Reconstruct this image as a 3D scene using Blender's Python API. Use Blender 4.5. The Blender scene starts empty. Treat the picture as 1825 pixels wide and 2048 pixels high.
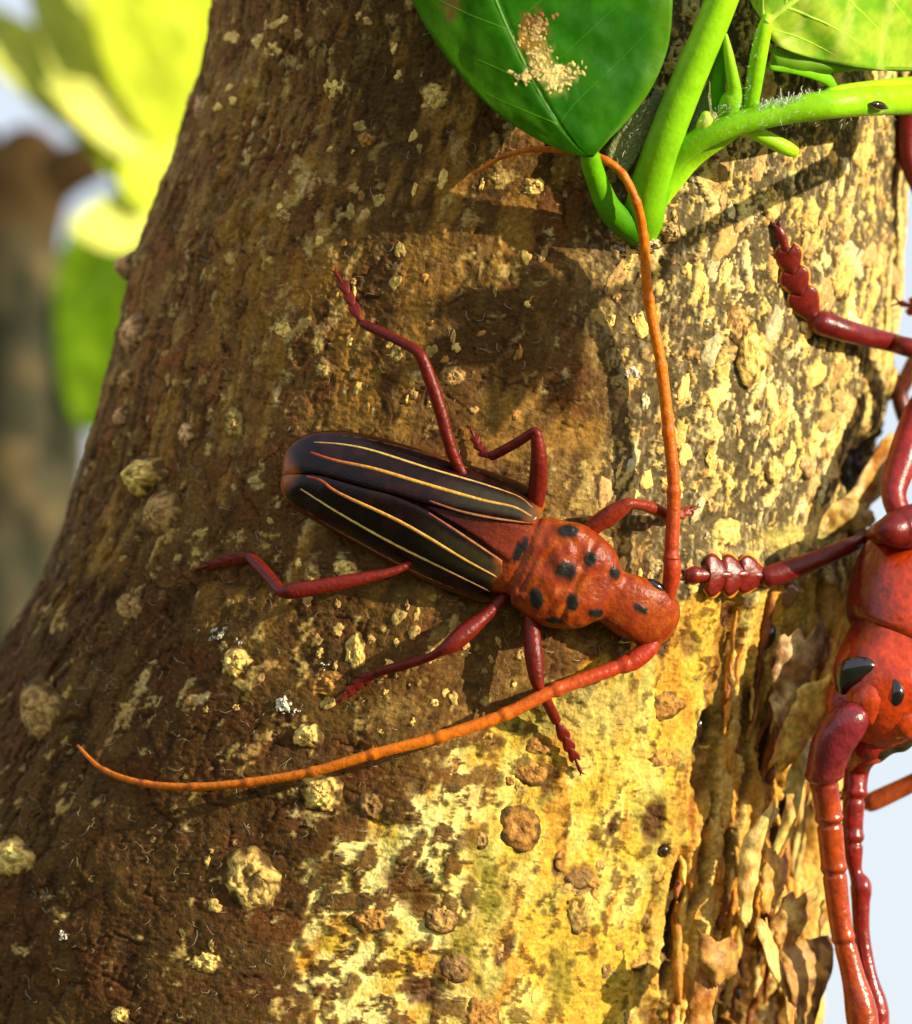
import bpy, math, random
import numpy as np
from mathutils import Vector, Matrix

random.seed(7)
rng = np.random.default_rng(11)
scene = bpy.context.scene
COL = scene.collection

# ------------------------------------------------------------------ scale, camera, light
# 1 unit = 1 cm.  Plans below are measured in steps of U cm on the plane the lens focuses on.
scene.unit_settings.scale_length = 0.01
U = 4.8 / 1825.0
DIST = 40.0 / U                    # camera distance in steps
CX, CY = 912.5, 1024.0
PITCH = math.radians(9)           # the camera looks a little upward
ROT = np.array(Matrix.Rotation(PITCH, 3, 'X'))

cam_d = bpy.data.cameras.new("camera")
cam = bpy.data.objects.new("camera", cam_d)
COL.objects.link(cam)
cam.location = Vector(ROT @ np.array([0, -DIST * U, 0]))
cam.rotation_euler = (math.pi / 2 + PITCH, 0, 0)
cam_d.sensor_fit = 'VERTICAL'
cam_d.sensor_height = 24
cam_d.lens = 24 * 40.0 / (2048 * U)
cam_d.clip_start = 1
cam_d.clip_end = 60000
cam_d.dof.use_dof = True
cam_d.dof.focus_distance = 40.0 - 0.02
cam_d.dof.aperture_fstop = cam_d.lens * 1e-3 / (2 * 0.34)
scene.camera = cam

SUN_LOCAL = np.array([0.86, -0.40, 0.30])
SUN_LOCAL = SUN_LOCAL / np.linalg.norm(SUN_LOCAL)
SUN = Vector(ROT @ SUN_LOCAL)
world = bpy.data.worlds.new("World")
scene.world = world
world.use_nodes = True
wn = world.node_tree.nodes
wl = world.node_tree.links
wn.clear()
sky = wn.new("ShaderNodeTexSky")
sky.sky_type = 'NISHITA'
sky.sun_disc = False
sky.sun_elevation = math.asin(SUN.z)
sky.sun_rotation = math.atan2(SUN.x, SUN.y)
sky.air_density = 1.0
sky.dust_density = 2.0
bg = wn.new("ShaderNodeBackground")
bg.inputs['Strength'].default_value = 0.15
wo = wn.new("ShaderNodeOutputWorld")
tcw = wn.new("ShaderNodeTexCoord")
cl = wn.new("ShaderNodeTexNoise"); cl.inputs['Scale'].default_value = 2.2; cl.inputs['Detail'].default_value = 5
wl.new(tcw.outputs['Generated'], cl.inputs['Vector'])
cr_ = wn.new("ShaderNodeMapRange"); cr_.inputs[1].default_value = 0.3; cr_.inputs[2].default_value = 0.65; cr_.inputs[3].default_value = 0.62; cr_.inputs[4].default_value = 0.95
wl.new(cl.outputs['Fac'], cr_.inputs[0])
cm = wn.new("ShaderNodeMix"); cm.data_type = 'RGBA'
cm.inputs[7].default_value = (3.4, 3.6, 4.05, 1)
wl.new(cr_.outputs[0], cm.inputs[0]); wl.new(sky.outputs[0], cm.inputs[6]); wl.new(cm.outputs[2], bg.inputs[0])
wl.new(bg.outputs[0], wo.inputs[0])

sun_d = bpy.data.lights.new("sun", 'SUN')
sun_d.energy = 4.8
sun_d.angle = math.radians(0.5)
sun_d.color = (1.0, 0.88, 0.66)
sun_o = bpy.data.objects.new("sun", sun_d)
sun_o.rotation_euler = SUN.to_track_quat('Z', 'Y').to_euler()
COL.objects.link(sun_o)

vs = scene.view_settings
vs.view_transform = 'Standard'
vs.look = 'None'
vs.exposure = 0.76
vs.gamma = 1.0
vs.use_curve_mapping = False

# ------------------------------------------------------------------ numeric helpers
def _h(ix, iy, iz, seed):
    with np.errstate(over='ignore'):
        n = (ix.astype(np.uint32) * np.uint32(374761393) + iy.astype(np.uint32) * np.uint32(668265263)
             + iz.astype(np.uint32) * np.uint32(1440662683) + np.uint32((seed * 2654435761) & 0xffffffff))
        n = (n ^ (n >> np.uint32(13))) * np.uint32(1274126177)
        n = (n ^ (n >> np.uint32(15))) * np.uint32(2246822519)
        n = n ^ (n >> np.uint32(16))
    return n.astype(np.float32) * np.float32(1 / 4294967295.0)

def noise(x, y, z=None, seed=0):
    """smooth value noise, -1..1"""
    x = np.asarray(x, np.float32); y = np.asarray(y, np.float32)
    two_d = z is None
    fx = np.floor(x); fy = np.floor(y)
    ix = fx.astype(np.int64); iy = fy.astype(np.int64)
    u = x - fx; v = y - fy
    u = u * u * u * (u * (u * 6 - 15) + 10); v = v * v * v * (v * (v * 6 - 15) + 10)
    if two_d:
        zz = np.zeros_like(ix)
        a = _h(ix, iy, zz, seed); b = _h(ix + 1, iy, zz, seed); c = _h(ix, iy + 1, zz, seed); d = _h(ix + 1, iy + 1, zz, seed)
        return ((a + (b - a) * u) * (1 - v) + (c + (d - c) * u) * v) * 2 - 1
    z = np.asarray(z, np.float32); fz = np.floor(z); iz = fz.astype(np.int64); w = z - fz
    w = w * w * w * (w * (w * 6 - 15) + 10)
    r = []
    for k in (0, 1):
        a = _h(ix, iy, iz + k, seed); b = _h(ix + 1, iy, iz + k, seed); c = _h(ix, iy + 1, iz + k, seed); d = _h(ix + 1, iy + 1, iz + k, seed)
        r.append((a + (b - a) * u) * (1 - v) + (c + (d - c) * u) * v)
    return (r[0] * (1 - w) + r[1] * w) * 2 - 1

def fbm(x, y, z=None, seed=0, octaves=3, gain=0.5):
    s = 0; a = 1; t = 0; f = 1.0
    for k in range(octaves):
        s = s + a * noise(x * f, y * f, None if z is None else z * f, seed + 17 * k)
        t += a; a *= gain; f *= 2.03
    return s / t

def cells(x, y, seed=0):
    """2-D Worley: distance to nearest point, second nearest, id of the nearest (0..1)"""
    fx = np.floor(x); fy = np.floor(y)
    ix = fx.astype(np.int64); iy = fy.astype(np.int64)
    d1 = np.full(x.shape, 9.0, np.float32); d2 = d1.copy(); idn = np.zeros(x.shape, np.float32)
    for i in (-1, 0, 1):
        for j in (-1, 0, 1):
            z = np.zeros_like(ix)
            jx = _h(ix + i, iy + j, z, seed); jy = _h(ix + i, iy + j, z + 1, seed); jd = _h(ix + i, iy + j, z + 2, seed)
            d = np.hypot(fx + i + jx - x, fy + j + jy - y)
            m = d < d1
            d2 = np.where(m, d1, np.minimum(d2, d)); idn = np.where(m, jd, idn); d1 = np.where(m, d, d1)
    return d1, d2, idn

def sstep(a, b, x):
    t = np.clip((x - a) / (b - a), 0, 1)
    return t * t * (3 - 2 * t)

def mix(a, b, m):
    m = np.asarray(m)[..., None]
    return a * (1 - m) + np.asarray(b) * m

def poly_sd(px, py, poly):
    """signed distance to a polygon, positive inside"""
    P = np.array(poly, float); n = len(P)
    d = np.full(px.shape, 1e9); inside = np.zeros(px.shape, bool)
    for i in range(n):
        a = P[i]; b = P[(i + 1) % n]
        e = b - a; wx = px - a[0]; wy = py - a[1]
        t = np.clip((wx * e[0] + wy * e[1]) / (e @ e), 0, 1)
        d = np.minimum(d, np.hypot(wx - e[0] * t, wy - e[1] * t))
        if a[1] != b[1]:
            c = ((a[1] > py) != (b[1] > py)) & (px < (b[0] - a[0]) * (py - a[1]) / (b[1] - a[1]) + a[0])
            inside ^= c
    return np.where(inside, d, -d)

def cr(P, n):
    """Catmull-Rom resampling of rows P to n rows, even in chord length"""
    P = np.asarray(P, float)
    if len(P) == 2:
        t = np.linspace(0, 1, n)[:, None]
        return P[0] * (1 - t) + P[1] * t
    d = np.r_[0, np.cumsum(np.maximum(np.linalg.norm(np.diff(P[:, :3], axis=0), axis=1), 1e-6))]
    E = np.vstack([2 * P[0] - P[1], P, 2 * P[-1] - P[-2]])
    q = np.linspace(0, d[-1], n)
    i = np.clip(np.searchsorted(d, q, side='right') - 1, 0, len(P) - 2)
    t = ((q - d[i]) / (d[i + 1] - d[i]))[:, None]
    p0, p1, p2, p3 = E[i], E[i + 1], E[i + 2], E[i + 3]
    return 0.5 * (2 * p1 + (p2 - p0) * t + (2 * p0 - 5 * p1 + 4 * p2 - p3) * t ** 2 + (3 * p1 - p0 - 3 * p2 + p3) * t ** 3)

# plan steps (x right, y down, h towards the camera) -> world
def flat(px, py, h):
    """a spot seen at (px, py) that lies h in front of the focus plane -> plan steps"""
    k = 1 - h / DIST
    return np.array([CX + (px - CX) * k, CY + (py - CY) * k, h], float)

def to_world(V):
    V = np.asarray(V, float)
    L = np.stack([(V[..., 0] - CX) * U, -V[..., 2] * U, (CY - V[..., 1]) * U], -1)
    return L @ ROT.T

# ------------------------------------------------------------------ mesh helpers
def link(name, V, F, mat, parent=None, col=None, smooth=True, attrs=None, origin=None):
    """V in plan steps; F a list of faces or an (n,4) array; one mesh object"""
    W = to_world(V)
    if parent is not None:
        org = np.array(parent.get('_org', (0, 0, 0)), float)
    else:
        org = to_world(np.array(origin, float)) if origin is not None else W.mean(0)
    me = bpy.data.meshes.new(name)
    if isinstance(F, np.ndarray):
        n = len(F); k = F.shape[1]
        me.vertices.add(len(W)); me.vertices.foreach_set("co", (W - org).astype(np.float32).ravel())
        me.loops.add(n * k); me.loops.foreach_set("vertex_index", F.astype(np.int32).ravel())
        me.polygons.add(n); me.polygons.foreach_set("loop_start", (np.arange(n) * k).astype(np.int32))
        me.update(calc_edges=True)
    else:
        me.from_pydata((W - org).tolist(), [], [tuple(int(i) for i in f) for f in F])
        me.update()
    if smooth:
        me.polygons.foreach_set("use_smooth", np.ones(len(me.polygons), bool))
    if col is not None:
        a = me.color_attributes.new("tint", 'FLOAT_COLOR', 'POINT')
        c = np.ones((len(W), 4), np.float32); c[:, :3] = col
        a.data.foreach_set("color", c.ravel())
    for k_, v_ in (attrs or {}).items():
        a = me.attributes.new(k_, 'FLOAT', 'POINT'); a.data.foreach_set("value", np.asarray(v_, np.float32))
    me.materials.append(mat)
    o = bpy.data.objects.new(name, me)
    COL.objects.link(o)
    if parent is not None:
        o.parent = parent
        o['_org'] = tuple(org)
    else:
        o.location = org; o['_org'] = tuple(org)
    return o

def thing(name, label, cat, at, group=None):
    o = bpy.data.objects.new(name, None); COL.objects.link(o)
    org = to_world(np.array(at, float)); o.location = org; o['_org'] = tuple(org)
    o.empty_display_size = 0.2
    return tag(o, label, cat, group)

def tag(o, label, cat, group=None, kind=None):
    if label: o['label'] = label
    if cat: o['category'] = cat
    if group: o['group'] = group
    if kind: o['kind'] = kind
    return o

def merge(parts):
    V = []; F = []; C = []; n = 0
    for p in parts:
        V.append(p[0]); F += [tuple(i + n for i in f) for f in p[1]]; n += len(p[0])
        if len(p) > 2: C.append(p[2])
    return np.vstack(V), F, (np.vstack(C) if C else None)

def tube(pts, n=None, seg=12, flat_k=1.0, cap=True, step=6.0):
    """pts rows (x,y,h,r) in plan steps -> V, F, t (0..1 along), ang.  flat_k squashes it along the view of its own frame"""
    P = np.asarray(pts, float)
    L = np.linalg.norm(np.diff(P[:, :3], axis=0), axis=1).sum()
    if n is None: n = int(max(6, min(160, L / step)))
    R = cr(P, n); R[:, 3] = np.maximum(R[:, 3], 0.3)
    C = R[:, :3]; T = np.gradient(C, axis=0); T /= np.linalg.norm(T, axis=1)[:, None] + 1e-9
    if cap:      # rounded ends
        ext = []
        for s, i in ((-1, 0), (1, -1)):
            e = []
            for q in (0.55, 0.85, 0.99):
                e.append(np.r_[C[i] + s * T[i] * R[i, 3] * q * 0.8, R[i, 3] * math.sqrt(max(0, 1 - q * q))])
            ext.append(e)
        R = np.vstack([ext[0][::-1], R, ext[1]]); C = R[:, :3]
        T = np.vstack([[T[0]] * 3, T, [T[-1]] * 3])
    n = len(R)
    ref = np.array([0.0, 0.0, 1.0])
    Nn = np.zeros((n, 3)); up = ref - T[0] * (ref @ T[0])
    if np.linalg.norm(up) < 0.1: up = np.cross(T[0], [0, 1.0, 0])
    up /= np.linalg.norm(up)
    for i in range(n):
        up = up - T[i] * (up @ T[i]); up /= np.linalg.norm(up) + 1e-9; Nn[i] = up
    B = np.cross(T, Nn)
    a = np.linspace(0, 2 * np.pi, seg, endpoint=False)
    V = C[:, None] + R[:, 3][:, None, None] * (np.cos(a)[None, :, None] * Nn[:, None] * flat_k + np.sin(a)[None, :, None] * B[:, None])
    V = V.reshape(-1, 3)
    F = []
    for i in range(n - 1):
        for j in range(seg):
            k = (j + 1) % seg
            F.append((i * seg + j, i * seg + k, (i + 1) * seg + k, (i + 1) * seg + j))
    F.append(tuple(range(seg))[::-1]); F.append(tuple((n - 1) * seg + j for j in range(seg)))
    t = np.repeat(np.linspace(0, 1, n), seg)
    ang = np.tile(a, n)
    return V, F, t, ang

def loft(st, seg=40, n=70, power=2.0, side=None):
    """st rows (x,y,h, half width, half height); cross-sections upright to the axis, flat to the view"""
    R = cr(np.asarray(st, float), n); C = R[:, :3]
    T = np.gradient(C, axis=0); T /= np.linalg.norm(T, axis=1)[:, None]
    upv = np.array([0, 0, 1.0])
    S = np.cross(T, upv); S /= np.linalg.norm(S, axis=1)[:, None]
    Nn = np.cross(S, T)
    a = np.linspace(0, 2 * np.pi, seg, endpoint=False)
    ca = np.sign(np.cos(a)) * np.abs(np.cos(a)) ** (2 / power); sa = np.sign(np.sin(a)) * np.abs(np.sin(a)) ** (2 / power)
    V = C[:, None] + np.maximum(R[:, 3], .5)[:, None, None] * ca[None, :, None] * S[:, None] + np.maximum(R[:, 4], .5)[:, None, None] * sa[None, :, None] * Nn[:, None]
    F = []
    for i in range(n - 1):
        for j in range(seg):
            k = (j + 1) % seg
            F.append((i * seg + j, (i + 1) * seg + j, (i + 1) * seg + k, i * seg + k))
    F.append(tuple(range(seg))); F.append(tuple((n - 1) * seg + j for j in range(seg))[::-1])
    return V.reshape(-1, 3), F, np.repeat(np.linspace(0, 1, n), seg), np.tile(a, n)

def sheet(A, B, na=30, nb=12, thick=4, bulge=None, wob=0.0, seed=0, ragged=0.0):
    """a thin solid sheet between edge lines A and B (plan steps).  bulge(a,b) lifts it towards the camera"""
    A = cr(A, na); B = cr(B, na)
    b = np.linspace(0, 1, nb)[None, :, None]
    M = A[:, None] * (1 - b) + B[:, None] * b
    aa, bb = np.meshgrid(np.linspace(0, 1, na), np.linspace(0, 1, nb), indexing='ij')
    if bulge is not None: M[..., 2] += bulge(aa, bb)
    if ragged:
        w = (B - A)[:, None] / (np.linalg.norm(B - A, axis=1)[:, None, None] + 1e-6)
        rag = fbm(aa * 5 + seed, bb * 0.3 + np.round(bb) * 7, seed=seed + 3, octaves=3) * ragged * np.abs(bb - .5) * 2
        M = M + w * rag[..., None]
    if ragged:
        lg = (M[-1] - M[0]); lg /= np.linalg.norm(lg, axis=1)[:, None] + 1e-6
        e = fbm(bb * 5 + seed * 1.7, np.round(aa) * 9, seed=seed + 8, octaves=4, gain=.65) * ragged * 2.6 * np.abs(aa - .5) ** 3 * 8
        M = M + lg[None] * e[..., None]
    if wob: M[..., 2] += fbm(M[..., 0] / 40, M[..., 1] / 40, seed=seed, octaves=3) * wob
    du = np.gradient(M, axis=0); dv = np.gradient(M, axis=1)
    N = np.cross(du, dv); N /= np.linalg.norm(N, axis=2)[..., None] + 1e-9
    if N[..., 2].mean() < 0: N = -N
    top = (M + N * thick / 2).reshape(-1, 3); bot = (M - N * thick / 2).reshape(-1, 3)
    n = na * nb; F = []
    id_ = lambda i, j: i * nb + j
    for i in range(na - 1):
        for j in range(nb - 1):
            q = (id_(i, j), id_(i + 1, j), id_(i + 1, j + 1), id_(i, j + 1))
            F.append(q); F.append(tuple(n + k for k in q[::-1]))
    rim = [id_(i, 0) for i in range(na)] + [id_(na - 1, j) for j in range(1, nb)] + [id_(i, nb - 1) for i in range(na - 2, -1, -1)] + [id_(0, j) for j in range(nb - 2, 0, -1)]
    for i in range(len(rim)):
        p, q = rim[i], rim[(i + 1) % len(rim)]
        F.append((q, p, n + p, n + q))
    return np.vstack([top, bot]), F, np.r_[aa.ravel(), aa.ravel()], np.r_[bb.ravel(), bb.ravel()], M

def ellipsoid(c, ax, seg=20, rings=12, R=None):
    th = np.linspace(0, np.pi, rings); ph = np.linspace(0, 2 * np.pi, seg, endpoint=False)
    V = np.array([[np.sin(t) * np.cos(p), np.sin(t) * np.sin(p), np.cos(t)] for t in th for p in ph]) * np.array(ax)
    if R is not None: V = V @ np.array(R).T
    F = []
    for i in range(rings - 1):
        for j in range(seg):
            k = (j + 1) % seg
            F.append((i * seg + j, (i + 1) * seg + j, (i + 1) * seg + k, i * seg + k))
    return V + np.array(c), F

def rotz(deg):
    a = math.radians(deg); return np.array([[math.cos(a), -math.sin(a), 0], [math.sin(a), math.cos(a), 0], [0, 0, 1]])

# ------------------------------------------------------------------ materials
def base_mat(name):
    m = bpy.data.materials.new(name); m.use_nodes = True
    nt = m.node_tree; p = nt.nodes['Principled BSDF']
    return m, nt, p

def nd(nt, kind, **kw):
    n = nt.nodes.new(kind)
    for k, v in kw.items(): setattr(n, k, v)
    return n

def tint_mat(name, rough=0.5, spec=0.5, coat=0.0, coat_rough=0.1, nscale=40.0, namount=0.25, bump=0.0, bscale=60.0, transl=0.0,
             rough_attr=False, sss=0.0, color=None, hue=0.0):
    """procedural surface: colour from the piece's own tint (or a constant), broken up by noise, with fine relief"""
    m, nt, p = base_mat(name)
    L = nt.links
    if color is None:
        src = nd(nt, 'ShaderNodeVertexColor', layer_name='tint').outputs['Color']
    else:
        r = nd(nt, 'ShaderNodeRGB'); r.outputs[0].default_value = (*color, 1); src = r.outputs[0]
    tc = nd(nt, 'ShaderNodeTexCoord')
    nz = nd(nt, 'ShaderNodeTexNoise'); nz.inputs['Scale'].default_value = nscale; nz.inputs['Detail'].default_value = 6; nz.inputs['Roughness'].default_value = 0.65
    L.new(tc.outputs['Object'], nz.inputs['Vector'])
    mr = nd(nt, 'ShaderNodeMapRange'); mr.inputs[1].default_value = 0.3; mr.inputs[2].default_value = 0.7
    mr.inputs[3].default_value = 1 - namount; mr.inputs[4].default_value = 1 + namount
    L.new(nz.outputs['Fac'], mr.inputs[0])
    mx = nd(nt, 'ShaderNodeMix', data_type='RGBA', blend_type='MULTIPLY'); mx.inputs[0].default_value = 1
    L.new(src, mx.inputs[6]); L.new(mr.outputs[0], mx.inputs[7])
    out = mx.outputs[2]
    if hue:
        oi = nd(nt, 'ShaderNodeObjectInfo'); hs = nd(nt, 'ShaderNodeHueSaturation')
        a = nd(nt, 'ShaderNodeMapRange'); a.inputs[3].default_value = 1 - hue; a.inputs[4].default_value = 1 + hue
        L.new(oi.outputs['Random'], a.inputs[0]); L.new(a.outputs[0], hs.inputs['Value']); L.new(out, hs.inputs['Color']); out = hs.outputs[0]
    L.new(out, p.inputs['Base Color'])
    p.inputs['Roughness'].default_value = rough
    p.inputs['Specular IOR Level'].default_value = spec
    p.inputs['Coat Weight'].default_value = coat
    p.inputs['Coat Roughness'].default_value = coat_rough
    if sss:
        p.inputs['Subsurface Weight'].default_value = sss; p.inputs['Subsurface Scale'].default_value = 0.04
        p.inputs['Subsurface Radius'].default_value = (1, .25, .08)
    if rough_attr:
        at = nd(nt, 'ShaderNodeAttribute', attribute_name='wet')
        r2 = nd(nt, 'ShaderNodeMapRange'); r2.inputs[3].default_value = rough; r2.inputs[4].default_value = 0.12
        L.new(at.outputs['Fac'], r2.inputs[0]); L.new(r2.outputs[0], p.inputs['Roughness'])
    if bump:
        n2 = nd(nt, 'ShaderNodeTexNoise'); n2.inputs['Scale'].default_value = bscale; n2.inputs['Detail'].default_value = 5
        L.new(tc.outputs['Object'], n2.inputs['Vector'])
        bp = nd(nt, 'ShaderNodeBump'); bp.inputs['Strength'].default_value = bump; bp.inputs['Distance'].default_value = 0.02
        L.new(n2.outputs['Fac'], bp.inputs['Height']); L.new(bp.outputs[0], p.inputs['Normal'])
    if transl:
        tr = nd(nt, 'ShaderNodeBsdfTranslucent'); ms = nd(nt, 'ShaderNodeMixShader'); ms.inputs[0].default_value = transl
        L.new(out, tr.inputs[0])
        L.new(p.outputs[0], ms.inputs[1]); L.new(tr.outputs[0], ms.inputs[2]); L.new(ms.outputs[0], nt.nodes['Material Output'].inputs[0])
    return m

M_BARK = tint_mat('bark', rough=0.78, spec=0.10, nscale=45, namount=0.42, bump=0.4, bscale=60, rough_attr=True)
M_FLAKE = tint_mat('dry_bark_flake', rough=0.75, spec=0.12, nscale=30, namount=0.35, bump=0.5, bscale=50, hue=0.22)
M_WART = tint_mat('corky_wart', rough=0.8, spec=0.1, nscale=25, namount=0.4, bump=0.7, bscale=40)
M_SLIVER = tint_mat('torn_wood_fibre', rough=0.48, spec=0.22, nscale=22, namount=0.45, bump=0.4, bscale=30, hue=0.25)
M_RESIN = tint_mat('dark_resin', rough=0.1, spec=0.6, color=(0.02, 0.008, 0.003), coat=0.6, namount=0.3)
M_HAIR = tint_mat('pale_fibre', rough=0.6, color=(0.25, 0.18, 0.09), namount=0.4)
M_CUTICLE = tint_mat('beetle_cuticle', rough=0.36, spec=0.22, coat=0.0, nscale=30, namount=0.3, bump=0.3, bscale=45)
M_SHINY = tint_mat('shiny_beetle_cuticle', rough=0.22, spec=0.38, coat=0.3, coat_rough=0.05, nscale=18, namount=0.4, bump=0.4, bscale=22)
M_ELYTRON = tint_mat('dark_elytron', rough=0.15, spec=0.24, coat=0.0, nscale=30, namount=0.25, bump=0.12, bscale=90)
M_LEG = tint_mat('beetle_leg', rough=0.34, spec=0.35, coat=0.12, coat_rough=0.1, nscale=25, namount=0.35, bump=0.2, bscale=40)
M_EYE = tint_mat('beetle_eye', rough=0.12, spec=0.6, color=(0.006, 0.005, 0.006), coat=0.6, coat_rough=0.05, namount=0.2)
M_LEAF = tint_mat('leaf', rough=0.45, spec=0.12, nscale=12, namount=0.18, bump=0.12, bscale=25, transl=0.35)
M_STEM = tint_mat('green_stem', rough=0.38, spec=0.2, nscale=15, namount=0.15, bump=0.15, bscale=40, transl=0.12)
M_FUZZ = tint_mat('felted_leaf', rough=0.9, spec=0.2, nscale=60, namount=0.4, bump=0.8, bscale=70)
M_FARBARK = tint_mat('far_bark', rough=0.85, spec=0.08, nscale=1.6, namount=0.65, bump=0.6, bscale=4)
M_GROUND = tint_mat('ground', rough=0.95, spec=0.2, color=(0.10, 0.11, 0.04), nscale=0.02, namount=0.4)

# ------------------------------------------------------------------ ground
g = 30000.0
gm = bpy.data.meshes.new('ground')
gm.from_pydata([(-g, -g, -140), (g, -g, -140), (g, g, -140), (-g, g, -140)], [], [(0, 1, 2, 3)])
gm.materials.append(M_GROUND)
go = bpy.data.objects.new('ground', gm); COL.objects.link(go); go['kind'] = 'structure'

# ------------------------------------------------------------------ the trunk
ROWS = np.array([[-1600, 560, 1850], [-800, 500, 1850], [-200, 438, 1835], [0, 422, 1830], [100, 410, 1828], [250, 368, 1822], [400, 312, 1814], [500, 272, 1808], [600, 246, 1802],
                 [700, 228, 1786], [850, 192, 1766], [950, 160, 1752], [1050, 128, 1734], [1150, 88, 1738], [1230, 42, 1736], [1300, 4, 1722], [1500, -110, 1694],
                 [1700, -225, 1684], [1850, -300, 1660], [2048, -380, 1645], [2400, -480, 1640], [3000, -560, 1680], [3900, -600, 1700]], float)
KD = 0.80
def _trunk_rows():
    y = ROWS[:, 0]; r0 = (ROWS[:, 2] - ROWS[:, 1]) / 2
    k = 1 + KD * r0 / DIST
    xl = CX + (ROWS[:, 1] - CX) * k; xr = CX + (ROWS[:, 2] - CX) * k
    return CY + (y - CY) * k, (xl + xr) / 2, (xr - xl) / 2
_ty, _tc, _tr = _trunk_rows()
_gy = np.linspace(_ty[0], _ty[-1], 2400)
def _smooth(v, w=25):
    k = np.hanning(w); k /= k.sum(); return np.convolve(np.pad(v, w // 2, mode='edge'), k, 'valid')
_gc = _smooth(np.interp(_gy, _ty, _tc)); _gr = _smooth(np.interp(_gy, _ty, _tr))
def t_c(y): return np.interp(y, _gy, _gc)
def t_r(y): return np.interp(y, _gy, _gr)

th_front = np.radians(np.linspace(-102, 102, 640))
th_back = np.radians(np.linspace(102, 258, 34)[1:-1])
TH = np.r_[th_front, th_back]
YS = np.r_[np.linspace(-1500, -130, 30)[:-1], np.linspace(-130, 2190, 880), np.linspace(2190, 3800, 30)[1:]]
NT, NY = len(TH), len(YS)
th, yy = np.meshgrid(TH, YS)
c_, r_ = t_c(yy), t_r(yy)
bx = c_ + r_ * np.sin(th); bh = KD * r_ * (np.cos(th) - 1)
# outward normal of the smooth form
nx = np.sin(th) / 1.0; nh = np.cos(th) / KD
nl = np.hypot(nx, nh); nx /= nl; nh /= nl
kk = 1 - bh / DIST
ix = CX + (bx - CX) / kk; iy = CY + (yy - CY) / kk        # where each spot is seen from the camera's side
s = th * 830.0 + 0                                           # grain runs along constant s
f32 = np.float32
s = s.astype(f32); y32 = yy.astype(f32); x32 = bx.astype(f32); h32 = bh.astype(f32)

inner_poly = [(1335, 1195), (1420, 1175), (1520, 1190), (1750, 1150), (1800, 2300), (560, 2300), (600, 2000), (640, 1740), (745, 1640), (850, 1550), (930, 1480), (1010, 1440), (1100, 1390), (1190, 1335), (1265, 1300)]
shred_poly = [(1440, 1200), (1560, 1180), (1760, 1150), (1800, 2300), (1260, 2300), (1290, 1950), (1335, 1720), (1370, 1560), (1420, 1400)]
warp1 = fbm(s / 46, y32 / 60, seed=3, octaves=4)
warp2 = fbm(s / 150, y32 / 200, seed=5, octaves=2)
inner = sstep(-14, 14, poly_sd(ix, iy, inner_poly) + warp1 * 75 + warp2 * 30)
shred = sstep(-25, 35, poly_sd(ix, iy, shred_poly) + warp1 * 60)
right = sstep(1090, 1330, ix + warp2 * 90 - (iy - 700) * 0.06) * (1 - inner)
left_side = sstep(720, 300, ix + (iy - 700) * 0.35 + warp2 * 60)

# relief
lump = fbm(x32 / 170, y32 / 190, h32 / 170, seed=21, octaves=2) * 13
s2 = s + fbm(x32 / 60, y32 / 70, h32 / 60, seed=9, octaves=3) * 26
grain = fbm(s2 / 26, y32 / 80, seed=31, octaves=4, gain=0.55)
fiss = 1 - np.abs(fbm(s / 34 + warp1 * 0.7, y32 / 190, seed=41, octaves=3))
fiss = sstep(0.86, 0.985, fiss)
bumps = fbm(x32 / 15, y32 / 15, h32 / 15, seed=51, octaves=3, gain=0.6)
wrk = 1 - np.abs(fbm(x32 / 17, y32 / 12, h32 / 17, seed=57, octaves=3)) * 2
fine = noise(x32 / 5.5, y32 / 5.5, h32 / 5.5, seed=61)
disp = lump + left_side * 9 * fbm(x32 / 48, y32 / 55, h32 / 48, seed=23, octaves=3) + grain * (0.7 + 3.0 * left_side * sstep(420, 180, ix + (iy - 600) * .35) + 1.0 * right) + bumps * 2.3 + fine * 0.9 + wrk * 1.6 - fiss * (1.5 + 7 * left_side)

# flecks of cream flaking cork: stretched along the grain on the right, rounder and rarer on the left
fl_a = fbm(s2 / 24, y32 / 58, seed=71, octaves=5, gain=0.62)
fl_b = fbm(s2 / 26, y32 / 36, seed=81, octaves=5, gain=0.6)
dens = fbm(s / 140, y32 / 170, seed=91, octaves=2)
fleck_r = sstep(0.19, 0.25, fl_a + 0.2 * dens + 0.10 * sstep(1300, 1650, ix)) * right
fleck_r = np.maximum(fleck_r, .9 * right * sstep(.34, .42, fbm(s2 / 11, y32 / 22, seed=75, octaves=3) + .1 * dens))
mid_zone = np.exp(-(((ix - 740) / 230) ** 2 + ((iy - 640) / 330) ** 2)) + 0.6 * np.exp(-(((ix - 1020) / 170) ** 2 + ((iy - 520) / 200) ** 2)) + 0.5 * np.exp(-(((ix - 720) / 220) ** 2 + ((iy - 1310) / 110) ** 2)) + .8 * np.exp(-(((ix - 1150) / 120) ** 2 + ((iy - 980) / 160) ** 2))
fleck_l = sstep(0.33, 0.55, fl_b + 0.2 * dens + 0.16 * mid_zone) * (1 - right) * (1 - inner)
ochre_l = sstep(0.02, 0.4, fbm(s / 45, y32 / 110, seed=101, octaves=4) + 0.22 * mid_zone - 0.12) * (1 - inner) * (1 - right)
disp += fleck_r * 4.5 + fleck_l * 2.2

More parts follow.
